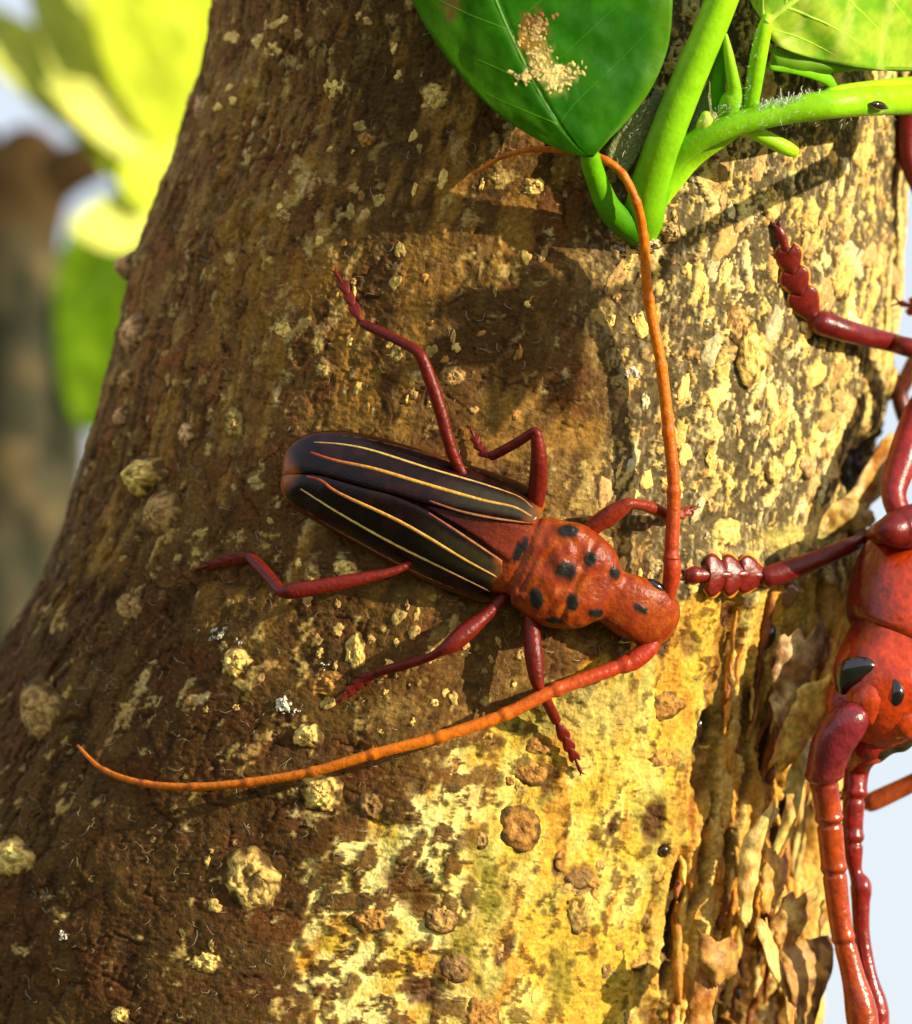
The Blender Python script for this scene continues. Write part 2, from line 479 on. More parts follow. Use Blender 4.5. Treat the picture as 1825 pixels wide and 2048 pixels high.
# colours (albedo)
C = lambda *c: np.array(c, float)
n_a = fbm(x32 / 60, y32 / 60, h32 / 60, seed=111, octaves=4)
n_b = fbm(x32 / 24, y32 / 24, h32 / 24, seed=121, octaves=3)
col = mix(np.broadcast_to(C(0.118, 0.053, 0.012), th.shape + (3,)), C(0.132, 0.048, 0.011), sstep(0.0, 0.5, n_a))
col = mix(col, C(0.145, 0.080, 0.017), sstep(0.0, 0.5, -n_a) * 0.6)
col = mix(col, C(0.035, 0.021, 0.009), sstep(0.15, 0.6, n_b) * 0.6)
col = mix(col, C(0.045, 0.024, 0.010), fiss * (.25 + .5 * left_side))
mot = sstep(.12, .5, fbm(s2 / 60, y32 / 80, seed=145, octaves=5, gain=.6))
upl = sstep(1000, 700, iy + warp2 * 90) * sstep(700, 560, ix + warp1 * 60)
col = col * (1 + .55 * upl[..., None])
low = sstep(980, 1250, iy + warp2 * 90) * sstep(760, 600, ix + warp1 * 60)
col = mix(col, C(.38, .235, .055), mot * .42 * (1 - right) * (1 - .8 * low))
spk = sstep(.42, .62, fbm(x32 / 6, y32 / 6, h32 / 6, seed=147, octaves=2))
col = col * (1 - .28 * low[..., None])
col = mix(col, C(.26, .18, .08), spk * .35)
k1, k2, kid = cells((s2 + warp1 * 26) / 62, (y32 + warp1 * 30) / 95, seed=12)
crack = sstep(.075, .0, k2 - k1) * sstep(-.25, .25, n_a + .2 * n_b) * (1 - right)
plate = (kid - .5) * (1 - right) * .30
col = col * (1 + plate[..., None]); col = mix(col, C(.030, .014, .006), crack * .75)
disp -= crack * 4.5
painted_shade = np.exp(-(((ix - 800) / 190) ** 2 + ((iy - 200) / 300) ** 2)) + np.exp(-(((ix - 960) / 150) ** 2 + ((iy - 680) / 130) ** 2)) + .8 * np.exp(-(((ix - 720) / 160) ** 2 + ((iy - 1130) / 90) ** 2))  # cast shade of leaves and beetle, painted into the bark colour
painted_shade = np.clip(painted_shade * 1.1 + warp1 * .5 * (painted_shade > .15), 0, 1)
col = mix(col, C(0.060, 0.031, 0.008), painted_shade * 0.7)
col = mix(col, C(0.34, 0.172, 0.028), ochre_l * 0.65 * sstep(1500, 1000, iy + warp2 * 120))
col = mix(col, mix(np.broadcast_to(C(0.115, 0.086, 0.036), th.shape + (3,)), C(0.058, 0.043, 0.018), sstep(-.2, .5, n_b)), right * 0.9)
cream = mix(np.broadcast_to(C(0.68, 0.46, 0.12), th.shape + (3,)), C(0.76, 0.60, 0.24), sstep(-0.1, 0.4, n_a))
cream = mix(cream, C(0.50, 0.28, 0.08), sstep(0.15, 0.5, fbm(s / 30, y32 / 50, seed=131, octaves=3)))
col = mix(col, cream, fleck_r * 0.96)
col = mix(col, mix(cream, C(0.34, 0.22, 0.06), 0.35), fleck_l * (1 - .55 * painted_shade) * 0.75)
# thin pale threads along the grain on the right
thr = sstep(0.90, 0.975, 1 - np.abs(fbm(s / 11, y32 / 60, seed=141, octaves=3))) * right
col = mix(col, C(0.42, 0.33, 0.16), thr * 0.6)

# bared inner bark: yellow, with brown pits and green stains
n_c = fbm(s / 55, y32 / 120, seed=151, octaves=4)
yel = mix(np.broadcast_to(C(0.56, 0.36, 0.040), th.shape + (3,)), C(0.68, 0.52, 0.12), sstep(-0.1, 0.4, n_c))
yel = mix(yel, C(0.30, 0.27, 0.055), sstep(0.12, 0.5, fbm(s / 70, y32 / 90, seed=161, octaves=3)) * 0.7)
yel = mix(yel, C(0.46, 0.20, 0.02), sstep(0.1, 0.45, fbm(s2 / 36, y32 / 120, seed=171, octaves=4)) * 0.8)
mott = sstep(1010, 860, ix + warp2 * 60)        # its left side keeps much of the brown skin
pit = fbm(s2 / 19, y32 / 34, seed=181, octaves=5, gain=0.6)
w1, w2, wid = cells((s2 + warp1 * 12) / 44, (y32 + warp2 * 10) / 66, seed=5)
lens = sstep(0.06, -0.04, w1 - 0.30 * wid ** 1.5 * (0.8 + .5 * mott) + 0.06 * pit)
vein = sstep(0.91, 0.98, 1 - np.abs(fbm(s2 / 30, y32 / 130, seed=185, octaves=3)))
skin = np.clip(sstep(0.12, 0.18, pit + 0.08 * mott - 0.17 * (1 - mott) + 0.12 * n_c) + lens * .9 + vein * .35, 0, 1) * (0.95 * mott + 0.8 * (1 - mott))
brown = mix(np.broadcast_to(C(0.115, 0.045, 0.008), th.shape + (3,)), C(0.045, 0.018, 0.006), sstep(-.1, .4, n_b))
yel = mix(yel, C(.80, .66, .22), mott * sstep(-.45, .1, n_a))
yel = mix(yel, brown, skin)
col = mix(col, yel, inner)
disp += inner * (-9 + 5.0 * skin + 3 * n_c)

# torn, fibrous part at lower right
strand = fbm(s / 17 + warp1 * 0.5, y32 / 150, seed=191, octaves=4, gain=0.6)
gash = fbm(s / 42 + warp1 * 0.6, y32 / 210, seed=201, octaves=3)
deep = sstep(0.02, 0.42, -gash)
disp += shred * (strand * 13 - deep * 20 + 4)
sc = mix(np.broadcast_to(C(0.54, 0.27, 0.035), th.shape + (3,)), C(0.70, 0.47, 0.12), sstep(0.0, 0.4, strand))
sc = mix(sc, C(0.28, 0.095, 0.014), sstep(0.1, 0.45, -strand))
sc = mix(sc, C(0.060, 0.020, 0.006), deep * 0.8)
col = mix(col, sc, shred * (0.55 + 0.45 * sstep(1400, 1600, iy)))
wet = np.clip(shred * sstep(0.0, 0.5, -strand) * 0.8 + shred * deep * 0.7 + 0.18 * inner * skin, 0, 1) * sstep(-.5, .3, n_b)

# named hollows and stains
def spot(px, py, rx, ry, rot=0, soft=0.35):
    a = math.radians(rot); dx = (ix - px); dy = (iy - py)
    u = (dx * math.cos(a) + dy * math.sin(a)) / rx; v = (-dx * math.sin(a) + dy * math.cos(a)) / ry
    d = np.hypot(u, v) + n_b * 0.25
    return sstep(1 + soft, 1 - soft, d) * (np.cos(th) > -0.1)
BLACK = C(0.018, 0.009, 0.005); DKBR = C(0.075, 0.024, 0.008)
for (px, py, rx, ry, rot, dep, cc) in [
        (1422, 1458, 17, 48, 14, 34, BLACK), (1310, 1645, 20, 44, 8, 12, DKBR), (1332, 1703, 13, 13, 0, 20, BLACK),
        (1352, 1860, 16, 140, 7, 32, BLACK), (1725, 925, 34, 62, 18, 40, BLACK), (1500, 1420, 12, 50, 8, 16, DKBR), (1545, 1500, 18, 56, 12, 30, BLACK),
        (1515, 1930, 34, 110, 10, 60, DKBR), (1600, 1660, 40, 90, 10, 60, BLACK), (1455, 1990, 26, 90, 0, 50, DKBR), (1575, 2020, 30, 60, 5, 50, BLACK),
        (1460, 1690, 13, 40, 5, 26, DKBR), (1230, 1650, 9, 26, 20, 6, DKBR), (1165, 1760, 34, 28, 0, 5, C(.22, .09, .02)),
        (850, 1985, 36, 28, 0, 10, DKBR), (1330, 1285, 14, 34, 10, 8, DKBR), (1385, 1290, 20, 24, 0, 8, C(.2, .1, .02)), (1470, 1230, 18, 24, 0, 10, DKBR),
        (820, 1770, 60, 40, 30, 4, brown.mean((0, 1))), (1100, 1560, 18, 40, 15, 5, DKBR), (1010, 1900, 14, 40, 30, 5, DKBR), (1120, 1730, 12, 26, 15, 5, DKBR)]:
    m = spot(px, py, rx, ry, rot)
    disp -= m * dep; col = mix(col, cc, m * 0.92); wet = np.maximum(wet, m * 0.5)
for (px, py, rx, ry, cc) in [(985, 1800, 34, 70, C(.20, .18, .015)), (930, 1900, 26, 50, C(.18, .16, .015)), (1130, 1960, 22, 60, C(.22, .18, .02)), (965, 1720, 26, 44, C(.2, .18, .02)),
                             (1190, 1420, 90, 60, C(.44, .36, .10)), (1470, 1150, 60, 40, C(.40, .36, .16)), (1590, 1080, 70, 26, C(.5, .4, .1))]:
    col = mix(col, cc, spot(px, py, rx, ry, 0, 0.6) * 0.7)

front = (yy > -400) & (yy < 2600)
disp = np.where(front, disp, lump + grain * 4)
DX = bx + nx * disp; DH = bh + nh * disp
GRID = np.stack([DX, yy, DH], -1)                        # displaced surface
NORM = np.stack([nx, np.zeros_like(nx), nh], -1)
i0 = np.arange(NY - 1)[:, None] * NT + np.arange(NT)[None]
i1 = np.arange(NY - 1)[:, None] * NT + (np.arange(NT)[None] + 1) % NT
FQ = np.stack([i0, i0 + NT, i1 + NT, i1], -1).reshape(-1, 4)
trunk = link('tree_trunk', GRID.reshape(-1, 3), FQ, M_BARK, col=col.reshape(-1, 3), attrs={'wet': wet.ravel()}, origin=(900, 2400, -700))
tag(trunk, 'thick brown tree trunk with flaking bark, torn yellow at lower right', 'tree trunk')

def hs(px, py):
    """height of the smooth trunk where it is seen at (px, py)"""
    h = 0.0
    for _ in range(8):
        k = 1 - h / DIST
        X = CX + (px - CX) * k; Y = CY + (py - CY) * k
        u = np.clip((X - t_c(Y)) / t_r(Y), -0.995, 0.995)
        h = KD * t_r(Y) * (math.sqrt(1 - u * u) - 1)
    return h

def on(px, py, lift=0.0):
    """point lift above the smooth trunk, seen at (px, py)"""
    return flat(px, py, hs(px, py) + lift)

def bark_at(px, py, lift=0.0):
    """point on the rough bark seen at (px, py), lifted along the trunk's normal; and that normal"""
    h = hs(px, py); p = flat(px, py, h)
    u = np.clip((p[0] - t_c(p[1])) / t_r(p[1]), -0.999, 0.999); a = math.asin(u)
    j = int(np.clip(round((a - th_front[0]) / (th_front[1] - th_front[0])), 0, len(th_front) - 1))
    i = int(np.argmin(np.abs(YS - p[1])))
    return GRID[i, j] + NORM[i, j] * lift, NORM[i, j]

# corky warts, each a piece of its own: (x, y, rx, ry, height, tint, roughness of form, ring)
CREAM = (0.85, 0.56, 0.15); TAN = (0.48, 0.29, 0.09); PINK = (0.60, 0.34, 0.14); ORANGE = (0.44, 0.21, 0.045); WHITE = (0.72, 0.68, 0.50); OCHRE = (0.42, 0.29, 0.075); DULL = (0.24, 0.14, 0.05)
WARTS = [(1238, 470, 30, 20, 18, (.5, .33, .13), .6, 0), (1290, 486, 34, 16, 20, (.6, .46, .24), .6, 0), (1334, 462, 24, 20, 18, (.5, .34, .13), .6, 0)] + [(250, 532, 22, 34, 30, PINK, .15, 0), (272, 668, 36, 46, 26, PINK, .4, 0), (262, 760, 20, 24, 14, TAN, .4, 0), (247, 832, 17, 24, 16, PINK, .3, 0),
         (288, 952, 46, 42, 30, CREAM, .55, 0), (322, 1030, 40, 48, 40, TAN, .2, 0), (370, 872, 17, 28, 18, PINK, .3, 0), (468, 850, 22, 36, 18, OCHRE, .5, 0),
         (256, 1216, 28, 28, 18, TAN, .3, .6), (470, 1326, 33, 32, 24, CREAM, .55, 0), (616, 1472, 27, 24, 20, CREAM, .4, 0), (86, 1425, 54, 62, 34, TAN, .45, 0),
         (640, 1585, 48, 38, 26, CREAM, .45, 0), (502, 1765, 54, 62, 30, CREAM, .45, .8), (28, 1715, 46, 42, 30, CREAM, .5, 0), (742, 1612, 26, 26, 14, DULL, .35, .5),
         (236, 2030, 20, 18, 16, CREAM, .4, 0), (405, 1925, 44, 24, 12, CREAM, .6, 0), (652, 1366, 46, 32, 14, ORANGE, .6, 0), (712, 1302, 22, 36, 14, CREAM, .45, 0),
         (646, 742, 20, 18, 14, OCHRE, .35, 0), (905, 752, 26, 20, 16, TAN, .3, .4), (543, 522, 13, 12, 9, OCHRE, .3, 0), (572, 432, 15, 15, 10, TAN, .4, 0),
         (732, 278, 20, 20, 14, ORANGE, .4, 0), (662, 178, 26, 34, 10, CREAM, .6, 0), (522, 84, 20, 24, 10, CREAM, .5, 0), (548, 104, 20, 20, 9, CREAM, .5, .4),
         (486, 308, 14, 18, 12, PINK, .3, 0), (1066, 372, 22, 18, 12, CREAM, .4, 0), (868, 195, 28, 26, 8, CREAM, .7, 0), (395, 215, 26, 44, 14, PINK, .35, 0),
         (1085, 1490, 28, 27, 14, ORANGE, .3, .4), (1066, 1545, 30, 28, 14, ORANGE, .3, .55), (1043, 1655, 42, 46, 20, ORANGE, .2, .75), (1340, 1408, 34, 30, 14, ORANGE, .3, .2),
         (1335, 1512, 36, 26, 14, ORANGE, .4, .5), (742, 1838, 38, 30, 18, ORANGE, .35, .3), (890, 1832, 32, 30, 14, TAN, .3, .2), (915, 1936, 34, 32, 14, DULL, .3, .2),
         (966, 2034, 44, 38, 16, ORANGE, .35, .3), (1165, 1755, 32, 24, 12, DULL, .3, .3), (1163, 1825, 24, 40, 10, OCHRE, .3, .7),
         (1455, 1062, 27, 32, 12, CREAM, .4, 0), (1500, 705, 30, 62, 16, CREAM, .55, 0), (1478, 650, 26, 40, 12, TAN, .45, .3), (1690, 540, 26, 60, 16, CREAM, .4, 0),
         (1790, 560, 18, 40, 20, PINK, .3, 0), (1775, 760, 26, 40, 24, CREAM, .4, 0), (1550, 940, 24, 28, 10, CREAM, .45, 0), (1610, 930, 22, 26, 10, PINK, .4, 0),
         (1345, 968, 26, 22, 12, CREAM, .45, 0), (1430, 432, 16, 20, 8, CREAM, .4, .4), (1540, 400, 18, 36, 9, CREAM, .4, 0), (1265, 745, 20, 16, 9, WHITE, .6, 0),
         (1700, 1050, 18, 32, 18, (.34, .30, .18), .25, 0), (690, 1140, 26, 22, 16, CREAM, .4, 0), (625, 1150, 18, 26, 14, OCHRE, .4, 0), (598, 1128, 12, 20, 12, CREAM, .35, 0)]
WARTS = [(x, y, a_, b_, h_ * (1.7 if i < 8 else 1), *q) for i, (x, y, a_, b_, h_, *q) in enumerate(WARTS)]
_r = random.Random(31)
for _ in range(22):
    WARTS.append((_r.uniform(900, 1330), _r.uniform(1460, 2040), _r.uniform(10, 20), _r.uniform(11, 24), _r.uniform(4, 9), _r.choice((ORANGE, TAN, DULL, (.55, .30, .06))), .2, _r.choice((.3, .6, .8))))
def wart(px, py, rx, ry, hh, tint, rough, ring, seed):
    p, n = bark_at(px, py, -2)
    n = np.array(n); e1 = np.cross([0, 1.0, 0], n); e1 /= np.linalg.norm(e1); e2 = np.cross(n, e1)
    if e2[1] < 0: e2 = -e2
    k = 1 / max(0.35, abs(e1[0]))
    rings, seg = 16, 40
    V = []; tt = []
    for i in range(rings):
        q = i / (rings - 1)
        for j in range(seg):
            a = 2 * math.pi * j / seg
            V.append((q, a)); tt.append(q)
    q = np.array(V)[:, 0]; a = np.array(V)[:, 1]
    out = 1.1 + (0.12 + rough * 0.55) * fbm(np.cos(a) * 1.6 + seed * 3.1, np.sin(a) * 1.6 + seed, seed=seed, octaves=3)
    prof = np.clip(1 - q ** 2.2, 0, 1) ** 1.15
    if ring: prof = prof * (1 - ring * np.exp(-(q / 0.42) ** 2))
    lx = q * np.cos(a) * rx * out * min(k, 1.25); ly = q * np.sin(a) * ry * out
    bump = (0.12 + rough) * fbm(lx / 8 + seed * 5, ly / 8, seed=seed + 5, octaves=4, gain=.65) * (6 + hh * 0.45) * (1 - q ** 4)
    hgt = prof * hh * .8 + bump - 3 * (q > 0.99)
    P = p + lx[:, None] * e1 + ly[:, None] * e2 + hgt[:, None] * n
    F = []
    for i in range(rings - 1):
        for j in range(seg):
            k2 = (j + 1) % seg
            F.append((i * seg + j, (i + 1) * seg + j, (i + 1) * seg + k2, i * seg + k2))
    t = np.array(tint)
    v = fbm(lx / 12 + seed, ly / 12, seed=seed + 9, octaves=3)
    cc = t[None] * (1.15 + 0.6 * v[:, None])
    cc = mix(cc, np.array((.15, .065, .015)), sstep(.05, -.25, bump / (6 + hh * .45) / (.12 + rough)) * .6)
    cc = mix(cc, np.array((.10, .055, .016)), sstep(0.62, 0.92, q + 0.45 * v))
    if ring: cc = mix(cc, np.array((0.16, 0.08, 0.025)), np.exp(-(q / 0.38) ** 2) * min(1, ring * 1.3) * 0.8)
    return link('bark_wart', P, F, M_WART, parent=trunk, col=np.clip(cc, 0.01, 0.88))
for i, w in enumerate(WARTS): wart(*w, seed=200 + i)

# loose flakes of cork lying proud of the bark
def flake(px, py, a, b, ang, tint, seed, lift=5, name='bark_flake'):
    r = random.Random(seed); n = 14
    pts = []; ph = [r.uniform(0, 6.3) for _ in range(4)]
    for i in range(n):
        t = 2 * math.pi * i / n; k = 1 + .17 * math.sin(2 * t + ph[0]) + .13 * math.sin(3 * t + ph[1]) + .11 * math.sin(5 * t + ph[2]) + r.uniform(-.1, .1)
        x = math.cos(t) * b * k; y = math.sin(t) * a * k
        c, s_ = math.cos(math.radians(ang)), math.sin(math.radians(ang))
        pts.append((x * c - y * s_, x * s_ + y * c))
    V = []
    for q, lf in ((1.0, -1.5), (0.9, lift * .8), (0.5, lift)):
        for x, y in pts:
            V.append(bark_at(px + x * q, py + y * q, lf * (1 + r.uniform(-.35, .35)))[0])
    V.append(bark_at(px, py, lift * 1.0)[0])
    F = []
    for k in range(2):
        for j in range(n):
            F.append((k * n + j, k * n + (j + 1) % n, (k + 1) * n + (j + 1) % n, (k + 1) * n + j))
    for j in range(n): F.append((2 * n + j, 2 * n + (j + 1) % n, 3 * n))
    cc = np.tile(np.array(tint), (len(V), 1)) * (1 + 0.4 * (rng.random((len(V), 1)) - .5))
    cc[:n] *= 0.5
    return link(name, np.array(V), F, M_FLAKE, parent=trunk, col=cc)
rr = random.Random(5); k = 0; placed = []
def try_flakes(n, xr, yr, test, amin, amax, ratio, tints, tilt):
    global k
    m = 0; guard = 0
    while m < n and guard < n * 60:
        guard += 1
        x = rr.uniform(*xr); y = rr.uniform(*yr)
        if not test(x, y): continue
        if any((x - q[0]) ** 2 + ((y - q[1]) * 0.6) ** 2 < (q[2] * 0.75) ** 2 for q in placed): continue
        a = rr.uniform(amin, amax) * rr.choice((0.7, 1, 1, 1.3)); b = a * rr.uniform(*ratio)
        placed.append((x, y, a)); k += 1; m += 1
        flake(x, y, a, b, rr.gauss(tilt, 12), rr.choice(tints), 900 + k, lift=rr.uniform(1.2, 2.8))
edge_r = lambda y: np.interp(y, ROWS[:, 0], ROWS[:, 2]); edge_l = lambda y: np.interp(y, ROWS[:, 0], ROWS[:, 1])
try_flakes(110, (1200, 1800), (160, 1180), lambda x, y: x < edge_r(y) - 25 and not (x < 1560 and y < 330 and x < 1300 + (330 - y)), 12, 30, (0.28, 0.6), (CREAM, CREAM, (.62, .52, .27), (.55, .33, .12), TAN), 10)
try_flakes(48, (560, 1120), (330, 900), lambda x, y: not (y > 850 - (1000 - x) * 0.1 and x > 600), 8, 17, (0.35, 0.9), (OCHRE, OCHRE, CREAM, TAN, ORANGE), 20)
try_flakes(26, (430, 900), (30, 420), lambda x, y: x > edge_l(y) + 40 and x < 820 + y * .3, 7, 15, (0.3, 0.9), (OCHRE, CREAM, TAN), 25)
try_flakes(34, (560, 1050), (1190, 1480), lambda x, y: True, 8, 16, (0.35, 0.9), (OCHRE, CREAM, OCHRE, TAN), -10)
try_flakes(22, (120, 620), (600, 2020), lambda x, y: x > edge_l(y) + 40, 6, 13, (0.4, 0.9), (OCHRE, TAN, DULL), 0)

# white crumbs
def crumb(px, py, size, n, seed):
    r = random.Random(seed); parts = []
    for i in range(n * 3):
        p, nn = bark_at(px + r.gauss(0, size * .38), py + r.gauss(0, size * .34), r.uniform(0, 5))
        V, F = ellipsoid((0, 0, 0), (r.uniform(.12, .36) * size, r.uniform(.08, .22) * size, r.uniform(.06, .2) * size), 9, 7, rotz(r.uniform(0, 180)))
        V = V * (1 + 0.55 * noise(V[:, 0] / 2.5 + i * 7, V[:, 1] / 2.5, V[:, 2] / 2.5, seed=seed))[:, None] + p
        parts.append((V, F, np.tile(np.array(WHITE) * r.uniform(.5, 1.05), (len(V), 1))))
    V, F, c = merge(parts)
    link('white_crumb', V, F, M_WART, parent=trunk, col=np.clip(c, 0, .82))
for q in [(565, 1408, 22, 9, 1), (594, 1424, 10, 3, 2), (440, 1268, 16, 5, 3), (418, 1280, 9, 3, 4), (651, 1330, 11, 3, 5), (130, 1872, 13, 5, 6), (482, 1284, 10, 2, 7), (1240, 495, 16, 5, 8), (1310, 490, 14, 4, 9), (1415, 640, 12, 4, 10)]:
    crumb(*q)

# torn slivers and flaps at lower right, each a piece of its own
def sliver(px, py, L, w, ang, lift, tint, seed):
    r = random.Random(seed); c, s_ = math.sin(math.radians(ang)), math.cos(math.radians(ang))
    A = []; B = []
    for i in range(6):
        q = i / 5 - .5
        x = px + c * q * L + r.uniform(-3, 3); y = py + s_ * q * L
        ww = w * (1 - abs(q * 2) ** 7 * .8) * r.uniform(.85, 1.15)
        lf = lift * (0.3 + 1.0 * max(0, (0.5 - abs(q + .1)))) + r.uniform(-3, 3)
        base = hs(px, py) - 12
        A.append(flat(x - ww, y, base + lf - 6)); B.append(flat(x + ww, y, base + lf + r.uniform(-8, 4)))
    V, F, a, b, _ = sheet(A, B, 34, 6, 4, bulge=lambda a, b: np.sin(b * np.pi) * w * .8, wob=7, seed=seed, ragged=w * .5)
    cc = np.array(tint)[None] * (1 + .35 * fbm(a * 7 + seed, b * 4, seed=seed, octaves=3))[:, None]
    link('bark_sliver', V, F, M_SLIVER, parent=trunk, col=np.clip(cc, .01, .8))
YEL = (0.60, 0.36, 0.06); ORN = (0.46, 0.19, 0.022); RUST = (0.22, 0.065, 0.010); STRAW = (0.66, 0.46, 0.13)
k = 0
for _ in range(110):
    y = rr.uniform(1260, 2060); x0 = np.interp(y, [1250, 1500, 1800, 2050], [1470, 1400, 1350, 1330]); x1 = np.interp(y, [1250, 1500, 1800, 2050], [1640, 1590, 1560, 1570])
    x1 += 45; x = rr.uniform(x0, x1); k += 1
    sliver(x, y, rr.uniform(60, 210), rr.uniform(3, 9), rr.gauss(-6, 7), rr.uniform(-8, 16), rr.choice((YEL, ORN, ORN, RUST, RUST, STRAW)), 3000 + k)

def flap(A, B, tint, seed, thick=4, bulge=10, wob=16, ragged=13, name='bark_flap', na=26, nb=10, edge=None):
    V, F, a, b, _ = sheet([flat(*p) for p in A], [flat(*p) for p in B], na, nb, thick, bulge=lambda a, b: np.sin(b * np.pi) * bulge, wob=wob, seed=seed, ragged=ragged)
    v = fbm(V[:, 0] / 16, V[:, 1] / 30, seed=seed, octaves=4)
    cc = np.array(tint)[None] * (1 + .5 * v)[:, None]
    cc = mix(cc, np.array(tint) * np.array((.5, .32, .2)), sstep(.08, .4, fbm(V[:, 0] / 30, V[:, 1] / 45, seed=seed + 40, octaves=4)) * .85)
    if edge is not None: cc = mix(cc, np.array(edge), sstep(.0, .35, v + (b > .85) * .3))
    return link(name, V, F, M_SLIVER, parent=trunk, col=np.clip(cc, .01, .8))
flap([(1676, 1306, -240), (1650, 1352, -225), (1602, 1376, -215), (1572, 1436, -210), (1540, 1520, -215)], [(1684, 1318, -270), (1672, 1395, -262), (1652, 1440, -262), (1612, 1492, -255), (1565, 1540, -245)], (0.72, 0.46, 0.08), 1, edge=(.40, .17, .03))
flap([(1605, 1478, -250), (1575, 1560, -262), (1568, 1620, -262), (1545, 1700, -262)], [(1622, 1480, -285), (1608, 1560, -290), (1590, 1640, -290), (1556, 1712, -282)], (0.62, 0.46, 0.11), 2, ragged=5)
flap([(1532, 1700, -200), (1525, 1760, -190), (1520, 1830, -215)], [(1578, 1700, -240), (1572, 1760, -230), (1560, 1800, -240)], (0.58, 0.30, 0.06), 3)
flap([(1560, 1800, -215), (1545, 1860, -200), (1560, 1900, -220)], [(1630, 1790, -260), (1618, 1830, -240), (1580, 1910, -260)], (0.62, 0.40, 0.10), 4, edge=(.30, .12, .03))
flap([(1560, 1900, -215), (1580, 1960, -190), (1590, 2050, -210), (1580, 2130, -240)], [(1668, 1880, -290), (1662, 1935, -270), (1630, 2040, -280), (1620, 2130, -300)], (0.48, 0.27, 0.07), 5, edge=(.13, .05, .015), bulge=-28)
flap([(1640, 1810, -300), (1640, 1860, -300), (1630, 1900, -300)], [(1660, 1790, -340), (1658, 1850, -340), (1655, 1900, -340)], (0.60, 0.40, 0.09), 6)
flap([(1545, 1600, -190), (1500, 1660, -170), (1480, 1740, -170), (1470, 1830, -180)], [(1555, 1620, -210), (1530, 1690, -200), (1515, 1750, -190), (1500, 1840, -200)], (0.62, 0.42, 0.12), 7, bulge=16)
flap([(1505, 1850, -165), (1530, 1920, -165), (1570, 2000, -190), (1580, 2080, -220)], [(1530, 1840, -200), (1560, 1910, -210), (1592, 1985, -240), (1600, 2070, -260)], (0.60, 0.40, 0.11), 8)
flap([(1765, 880, -430), (1735, 930, -420), (1700, 985, -400), (1650, 1015, -370)], [(1800, 860, -520), (1788, 930, -510), (1765, 985, -490), (1700, 1040, -430)], (0.62, 0.32, 0.05), 9, bulge=14, ragged=6, wob=8, edge=(.70, .50, .2))
flap([(1640, 1020, -330), (1700, 1000, -380), (1740, 1010, -430)], [(1650, 1062, -360), (1710, 1060, -410), (1745, 1050, -450)], (0.58, 0.40, 0.10), 10, bulge=12)
flap([(1562, 1262, -200), (1550, 1320, -190), (1548, 1390, -195), (1552, 1440, -200)], [(1640, 1250, -262), (1640, 1310, -262), (1612, 1370, -248), (1566, 1446, -215)], (0.42, 0.27, 0.10), 11, bulge=10, ragged=16, edge=(.16, .07, .02))
flap([(1400, 1920, -80), (1380, 1990, -70), (1370, 2080, -80)], [(1440, 1900, -100), (1425, 1990, -95), (1420, 2090, -105)], (0.56, 0.27, 0.05), 12, bulge=12)
flap([(1395, 1860, -80), (1400, 1920, -60), (1420, 1960, -80)], [(1475, 1880, -130), (1475, 1930, -115), (1450, 1965, -120)], (0.50, 0.25, 0.05), 13, bulge=20)

# resin and frass beads
for (px, py, rx, ry, rot) in [(1547, 1272, 17, 26, 25), (1420, 1465, 12, 34, 14), (1333, 1703, 12, 13, 0), (1490, 1960, 10, 22, 0), (1530, 1990, 12, 14, 20), (1465, 1690, 8, 20, 0), (1640, 1905, 16, 20, 30)]:
    p, n = bark_at(px, py, 6)
    V, F = ellipsoid((0, 0, 0), (rx, ry, 12), 16, 10, rotz(rot))
    V = V * (1 + .18 * noise(V[:, 0] / 9, V[:, 1] / 9, V[:, 2] / 9, seed=int(px)))[:, None] + p
    link('resin_bead', V, F, M_RESIN, parent=trunk)
p, n = bark_at(1580, 1188, 4)
V, F = ellipsoid((0, 0, 0), (24, 27, 7), 20, 12)
V *= (1 + .3 * fbm(V[:, 0] / 14, V[:, 1] / 14, seed=3, octaves=2))[:, None]
link('resin_bead', V + p, F, tint_mat('amber_resin', rough=.08, spec=.6, color=(.20, .07, .012), coat=.6), parent=trunk)

# fine pale threads of loose fibre over all of the bark
parts_V = []; parts_F = []; nvt = 0
for i in range(1100):
    x = rr.uniform(20, 1780); y = rr.uniform(-20, 2060)
    if x < edge_l(y) + 15 or x > edge_r(y) - 15: continue
    L = rr.uniform(6, 26) * (1.6 if rr.random() < .08 else 1); a = rr.gauss(0.15, .9) if x < 1150 else rr.gauss(0.12, .4)
    w = rr.uniform(0.35, 0.9); bend = rr.uniform(-2.4, 2.4); p = np.array((x, y)); q = []
    for j in range(5):
        lf = 1.5 + 4 * math.sin(j / 4 * math.pi) * rr.uniform(.3, 1)
        q.append((bark_at(p[0], p[1], lf)[0], a)); p = p + L / 4 * np.array((math.sin(a), math.cos(a))); a += bend / 4
    for (c0, aa) in q:
        e = np.array((math.cos(aa), -math.sin(aa), 0)) * w
        parts_V += [c0 - e, c0 + e]
    for j in range(4):
        b0 = nvt + 2 * j; parts_F.append((b0, b0 + 1, b0 + 3, b0 + 2))
    nvt += 10
fib = link('bark_fibre', np.array(parts_V), np.array(parts_F), M_HAIR, parent=trunk); fib['kind'] = 'stuff'

# ------------------------------------------------------------------ the striped beetle
RED = C(0.22, 0.022, 0.008); DRED = C(0.12, 0.010, 0.006); ORG = C(0.24, 0.034, 0.003); ORG2 = C(0.60, 0.150, 0.005)
def pts_on(L): return [np.r_[on(x, y, l), r] for x, y, l, r in L]

